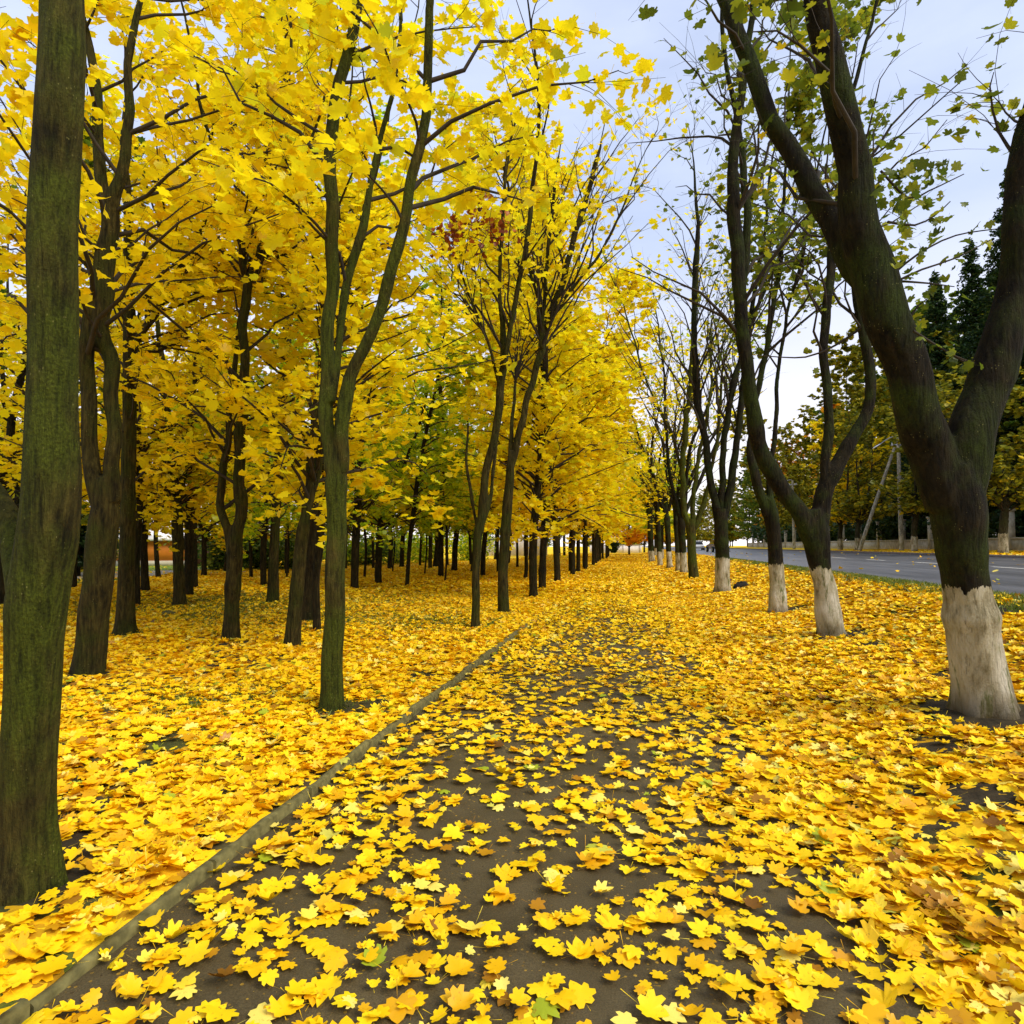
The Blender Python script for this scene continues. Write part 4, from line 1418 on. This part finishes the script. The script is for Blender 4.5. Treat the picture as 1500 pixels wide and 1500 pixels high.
lump('earth_clod', 'dark ragged lump lying in leaves beside the V-forked whitewashed maple', 'clod', 1087, 861, .26, .2, .17, M['lump'], 3)
lump('dead_leaf_clod', 'small flat dark clod on yellow leaves between the path kerb and the tall green maple', 'clod', 607, 960, .07, .05, .035, M['lump'], 5)
lump('stone', 'low mossy stone in the grassy leaves in front of the kiosk maple', 'stone', 246, 900, .17, .13, .08, M['stone'], 7)

# ------------------------------------------------------------------ orange kiosk
M['orange_wall'] = simple('orange_cladding', (.60, .19, .018, 1), .6, .08, 3)
M['plinth'] = simple('pale_plinth', (.50, .46, .36, 1), .8, .12, 4)
M['roof_white'] = simple('white_roof_sheet', (.80, .80, .82, 1), .5, .04, 3)
M['brown_wall'] = simple('brown_cladding', (.13, .06, .04, 1), .7, .15, 4)
M['shutter'] = simple('faded_shutter', (.55, .28, .17, 1), .6, .2, 6)
pk, dk = ground(232, 829)
kx, ky = pk[0], pk[1]
kio = empty('kiosk', (kx, ky, .05), 'orange kiosk with a white roof across the lane behind the wood', 'kiosk', rz=.38)
g = Geo().box((-3.3, 0, .42), (2.6, 3.4, 1.95))
g.build('wall', M['orange_wall'], kio)
g = Geo().box((-3.36, -.06, 0), (2.66, 3.4, .418))
g.build('plinth', M['plinth'], kio)
g = Geo().box((-3.6, -.45, 1.952), (2.9, 3.7, 2.22)).box((-1.2, 1.0, 2.222), (.4, 2.2, 2.45))
g.build('roof', M['roof_white'], kio)
g = Geo().box((2.662, .25, .0), (4.4, 3.2, 1.75))
g.build('annex', M['brown_wall'], kio)
g = Geo().box((-3.2, -.03, .75), (-1.7, -.003, 1.75))
for zz in np.arange(.8, 1.75, .12):
    g.box((-3.18, -.045, zz), (-1.72, -.031, zz + .05))
g.build('shutter', M['shutter'], kio)
g = Geo().box((-1.6, -.02, .45), (-1.52, -.002, 1.94))
g.build('door_jamb', M['brown_wall'], kio)

# far white walls
M['white'] = simple('white_render', (.72, .70, .68, 1), .7, .06, 1.5)


def far_wall(label, x0, x1, y, h, seed):
    w = empty('boundary_wall', ((x0 + x1) / 2, y, 0), label, 'wall')
    a = (x1 - x0) / 2
    Geo().box((-a, -.12, -.1), (a, .12, h)).build('panel', M['white'], w)
    Geo().box((-a - .05, -.18, h + .002), (a + .05, .18, h + .1)).build('coping', M['plinth'], w)
    n = max(2, int((x1 - x0) / 3.5))
    for k in range(n + 1):
        xx = -a + 2 * a * k / n
        Geo().box((xx - .2, -.2, -.1), (xx + .2, -.121, h - .05)).build('pier', M['white'], w)
    return w


far_wall('low white wall closing the end of the avenue', -9, 2, 146, 1.7, 1)
far_wall('white wall glimpsed between dark trunks beyond the left row', -26, -13, 100, 2.8, 2)

# ------------------------------------------------------------------ concrete fence across the road
M['conc'] = simple('grey_concrete', (.40, .37, .28, 1), .85, .3, 3, .2, .01)
FX = 25.6
fence = empty('concrete_fence', (FX, 20, float(H(FX, 20))), 'long grey concrete fence of low panels and tall posts across the road', 'fence')
y = 0.0
rf = np.random.default_rng(4)
while y < 130:
    Geo().box((-.08, y + .21, -.1), (.08, y + 5.79, .82)).box((-.13, y + .21, .822), (.13, y + 5.79, .95)).build('panel', M['conc'], fence)
    Geo().box((-.2, y - .2, -.1), (.2, y + .2, 2.75)).box((-.26, y - .26, 2.752), (.26, y + .26, 2.9)).build('post', M['conc'], fence)
    y += 6
g = Geo()
for zz in (1.5, 2.2):
    g.box((-.03, 0, zz), (-.0, 130, zz + .05))
# ------------------------------------------------------------------ utility poles
M['pole'] = bark_mat('pole_concrete', (.42, .39, .30, 1), (.30, .29, .18, 1), .1, white_h=1.3)
M['metal'] = simple('lamp_metal', (.40, .42, .45, 1), .4, .1, 5, .5)
M['glass'] = simple('lamp_cover', (.75, .76, .78, 1), .25, .05, 5, .5)
PX = 21.9


def lamp_pole(y, label, brace=True):
    z0 = float(H(PX, y))
    root = empty('lamp_pole', (PX, y, z0), label, 'lamp pole', 'lamp poles across the road')
    g = Geo()
    stem_mesh(g, catmull(np.array([[0, 0, -.2, .19], [0, 0, 3, .17], [0, 0, 6, .15], [0, 0, 9.4, .125]]), .4), 12, 0, .01, 2)
    g.build('pole', M['pole'], root, True)
    if brace:
        g = Geo()
        stem_mesh(g, catmull(np.array([[-3.1, .6, -.2, .15], [-1.9, .35, 3.6, .14], [-.28, .05, 8.6, .11]]), .4), 10, 0, .01, 3)
        g.build('brace', M['pole'], root, True)
    P = np.array([[0, 0, 9.3], [-.25, -.05, 9.5], [-.8, -.1, 9.35], [-1.5, -.2, 8.85]])
    g = Geo()
    g.tubes(catmull(P, .1), np.full(len(catmull(P, .1)), .03), 8, True)
    arm = g.build('lamp_arm', M['metal'], root, True)
    g = Geo()
    a = np.linspace(0, 6.283, 12, endpoint=False)
    prof = [(0, .03), (.12, .13), (.42, .15), (.68, .09), (.74, .01)]
    Vv = []
    dx, dz = -.86, -.5
    for s_, r_ in prof:
        for t_ in a:
            Vv.append((-1.42 + dx * s_ - dz * r_ * .55 * math.sin(t_) * .5, -.2 + r_ * math.cos(t_), 8.9 + dz * s_ + .55 * r_ * math.sin(t_)))
    i, j = np.meshgrid(np.arange(4), np.arange(12), indexing='ij')
    j2 = (j + 1) % 12
    g.add(Vv, np.stack([i * 12 + j, i * 12 + j2, (i + 1) * 12 + j2, (i + 1) * 12 + j], -1).reshape(-1, 4))
    g.build('lamp_head', M['glass'], arm, True)
    Geo().box((-.55, -.05, 8.75), (.55, .05, 8.87)).build('crossarm', M['metal'], root)
    for xx in (-.48, 0.3, .48):
        g = Geo()
        g.tubes(np.array([[xx, 0, 8.872], [xx, 0, 8.95], [xx, 0, 9.02]]), np.array([.03, .05, .025]), 8, True)
        g.build('insulator', M['glass'], root, True)
    return root


yp = 21.9 / math.tan(math.atan((1320 - 750) / F_PX) - math.atan((925 - 750) / F_PX))
lamp_pole(yp, 'concrete lamp pole with a whitewashed foot and a leaning brace across the road')
lamp_pole(yp + 36, 'further concrete lamp pole without a brace, half hidden by the swept-limb maple', False)

# ------------------------------------------------------------------ cars at the far end of the road
M['paint_dark'] = simple('car_paint_dark', (.03, .045, .06, 1), .25, .05, 3, .6)
M['paint_white'] = simple('car_paint_white', (.70, .70, .72, 1), .25, .03, 3, .6)
M['tyre'] = simple('tyre_rubber', (.015, .015, .015, 1), .9, .1, 9)
M['cglass'] = simple('car_glass', (.02, .025, .03, 1), .08, .05, 3, .6)
M['lampw'] = simple('headlight_glass', (.8, .8, .78, 1), .15, .03, 3, .6)


def car(label, x, y, rz, paint, seed):
    root = empty('parked_car', (x, y, float(road_z(x))), label, 'car', rz=rz)
    # side profile lofted across the width, narrower towards the roof
    low = [(-2.1, .35), (-2.15, .62), (-2.05, .86), (-1.1, .93), (.95, .93), (1.95, .82), (2.15, .60), (2.12, .35)]
    g = Geo()
    for w0, w1, prof in [(.85, .80, low)]:
        n = len(prof)
        Vv = [(s * (w0 if z < .7 else w1), yv, z) for s in (-1, 1) for yv, z in prof]
        g.add(Vv, [(i, i + 1, n + i + 1, n + i) for i in range(n - 1)] + [(n - 1, 0, n, 2 * n - 1)])
        g.add(Vv, [tuple(range(n - 1, -1, -1))])
        g.add(Vv, [tuple(range(n, 2 * n))])
    g.build('body', M[paint], root)
    cab = [(-1.55, .932), (-1.05, 1.40), (.15, 1.44), (.98, .932)]
    Vv = [(s * (.76 if z < 1 else .60), yv, z) for s in (-1, 1) for yv, z in cab]
    Geo().add(Vv, [(0, 1, 5, 4), (2, 3, 7, 6), (3, 0, 4, 7)]).add(Vv, [(3, 2, 1, 0), (4, 5, 6, 7)]).build('windows', M['cglass'], root)
    Geo().add([(-.62, -1.1, 1.41), (.62, -1.1, 1.41), (.62, .2, 1.452), (-.62, .2, 1.452), (-.6, -1.05, 1.47), (.6, -1.05, 1.47), (.6, .12, 1.50), (-.6, .12, 1.50)],
              [(4, 5, 6, 7), (0, 1, 5, 4), (1, 2, 6, 5), (2, 3, 7, 6), (3, 0, 4, 7)]).build('roof', M[paint], root)
    for sx in (-.86, .86):
        for yv in (-1.35, 1.35):
            g = Geo()
            g.tubes(np.array([[sx - .1, yv, .32], [sx + .1, yv, .32]]), np.array([.32, .32]), 16, True)
            wv = g.build('wheel', M['tyre'], root)
            g = Geo()
            e = .104 if sx > 0 else -.104
            g.tubes(np.array([[sx + e * .9, yv, .32], [sx + e * 1.06, yv, .32]]), np.array([.19, .17]), 12, True)
            g.build('rim', M['metal'], wv)
    for sx in (-.6, .6):
        Geo().box((sx - .17, -2.19, .60), (sx + .17, -2.12, .75)).build('headlight', M['lampw'], root)
    return root


car('dark car far down the road, seen between two whitewashed trunks', 10.0, 80, .12, 'paint_dark', 1)
car('small white car beyond the dark one at the far end of the road', 10.2, 106, .0, 'paint_white', 2)

# ================================================================== light and sky
SUN_EL, SUN_AZ = R_(44), R_(118)      # azimuth from +Y towards +X
w = bpy.data.worlds.new('World')
S.world = w
w.use_nodes = True
nt = w.node_tree
nt.nodes.clear()
out = nt.nodes.new('ShaderNodeOutputWorld')
bg = nt.nodes.new('ShaderNodeBackground')
sky = nt.nodes.new('ShaderNodeTexSky')
sky.sky_type = 'NISHITA'
sky.sun_disc = False
sky.sun_elevation = SUN_EL
sky.sun_rotation = SUN_AZ
sky.air_density = 1.0
sky.dust_density = 2.5
tc = nt.nodes.new('ShaderNodeTexCoord')
mp = nt.nodes.new('ShaderNodeMapping')
mp.inputs['Scale'].default_value = (1, 1, 3.0)
nt.links.new(tc.outputs['Generated'], mp.inputs['Vector'])
nz = nt.nodes.new('ShaderNodeTexNoise')
nz.inputs['Scale'].default_value = 2.6
nz.inputs['Detail'].default_value = 7
nz.inputs['Roughness'].default_value = .55
nt.links.new(mp.outputs[0], nz.inputs['Vector'])
cr = nt.nodes.new('ShaderNodeValToRGB')
cr.color_ramp.elements[0].position = .30
cr.color_ramp.elements[0].color = (.62, .62, .62, 1)
cr.color_ramp.elements[1].position = .66
cr.color_ramp.elements[1].color = (.97, .97, .97, 1)
nt.links.new(nz.outputs['Fac'], cr.inputs['Fac'])
mx = nt.nodes.new('ShaderNodeMix')
mx.data_type = 'RGBA'
CLOUD = 4.7
mx.inputs['B'].default_value = (CLOUD * .76, CLOUD * .86, CLOUD * 1.14, 1)
nt.links.new(cr.outputs['Color'], mx.inputs['Factor'])
nt.links.new(sky.outputs['Color'], mx.inputs['A'])
sx = nt.nodes.new('ShaderNodeSeparateXYZ')
nt.links.new(tc.outputs['Generated'], sx.inputs[0])
hr = nt.nodes.new('ShaderNodeValToRGB')
hr.color_ramp.elements[0].position = 0.0
hr.color_ramp.elements[0].color = (1, 1, 1, 1)
hr.color_ramp.elements[1].position = .42
hr.color_ramp.elements[1].color = (0, 0, 0, 1)
nt.links.new(sx.outputs[2], hr.inputs['Fac'])
m3 = nt.nodes.new('ShaderNodeMix')
m3.data_type = 'RGBA'
m3.inputs['B'].default_value = (CLOUD * 1.30, CLOUD * 1.22, CLOUD * 1.22, 1)
nt.links.new(hr.outputs['Color'], m3.inputs['Factor'])
nt.links.new(mx.outputs['Result'], m3.inputs['A'])
nt.links.new(m3.outputs['Result'], bg.inputs['Color'])
bg.inputs['Strength'].default_value = 0.11
nt.links.new(bg.outputs[0], out.inputs['Surface'])

sl = bpy.data.lights.new('sun', 'SUN')
sl.energy = 1.9
sl.angle = R_(30)
sl.color = (1.0, .93, .82)
so = bpy.data.objects.new('sun', sl)
COL.objects.link(so)
d = Vector((math.sin(SUN_AZ) * math.cos(SUN_EL), math.cos(SUN_AZ) * math.cos(SUN_EL), math.sin(SUN_EL)))
so.rotation_euler = d.to_track_quat('Z', 'Y').to_euler()
so.location = (0, 0, 30)

S.render.engine = 'CYCLES'
S.cycles.max_bounces = 12
S.cycles.diffuse_bounces = 8
S.cycles.glossy_bounces = 2
S.cycles.transmission_bounces = 10
S.cycles.transparent_max_bounces = 4
S.cycles.sample_clamp_indirect = 8
S.cycles.use_denoising = True
S.view_settings.view_transform = 'Standard'
S.view_settings.look = 'None'
S.view_settings.exposure = 0.98
S.view_settings.gamma = 1.0
print('LEAVES', NLEAVES, 'FACES', sum(len(m.polygons) for m in bpy.data.meshes))
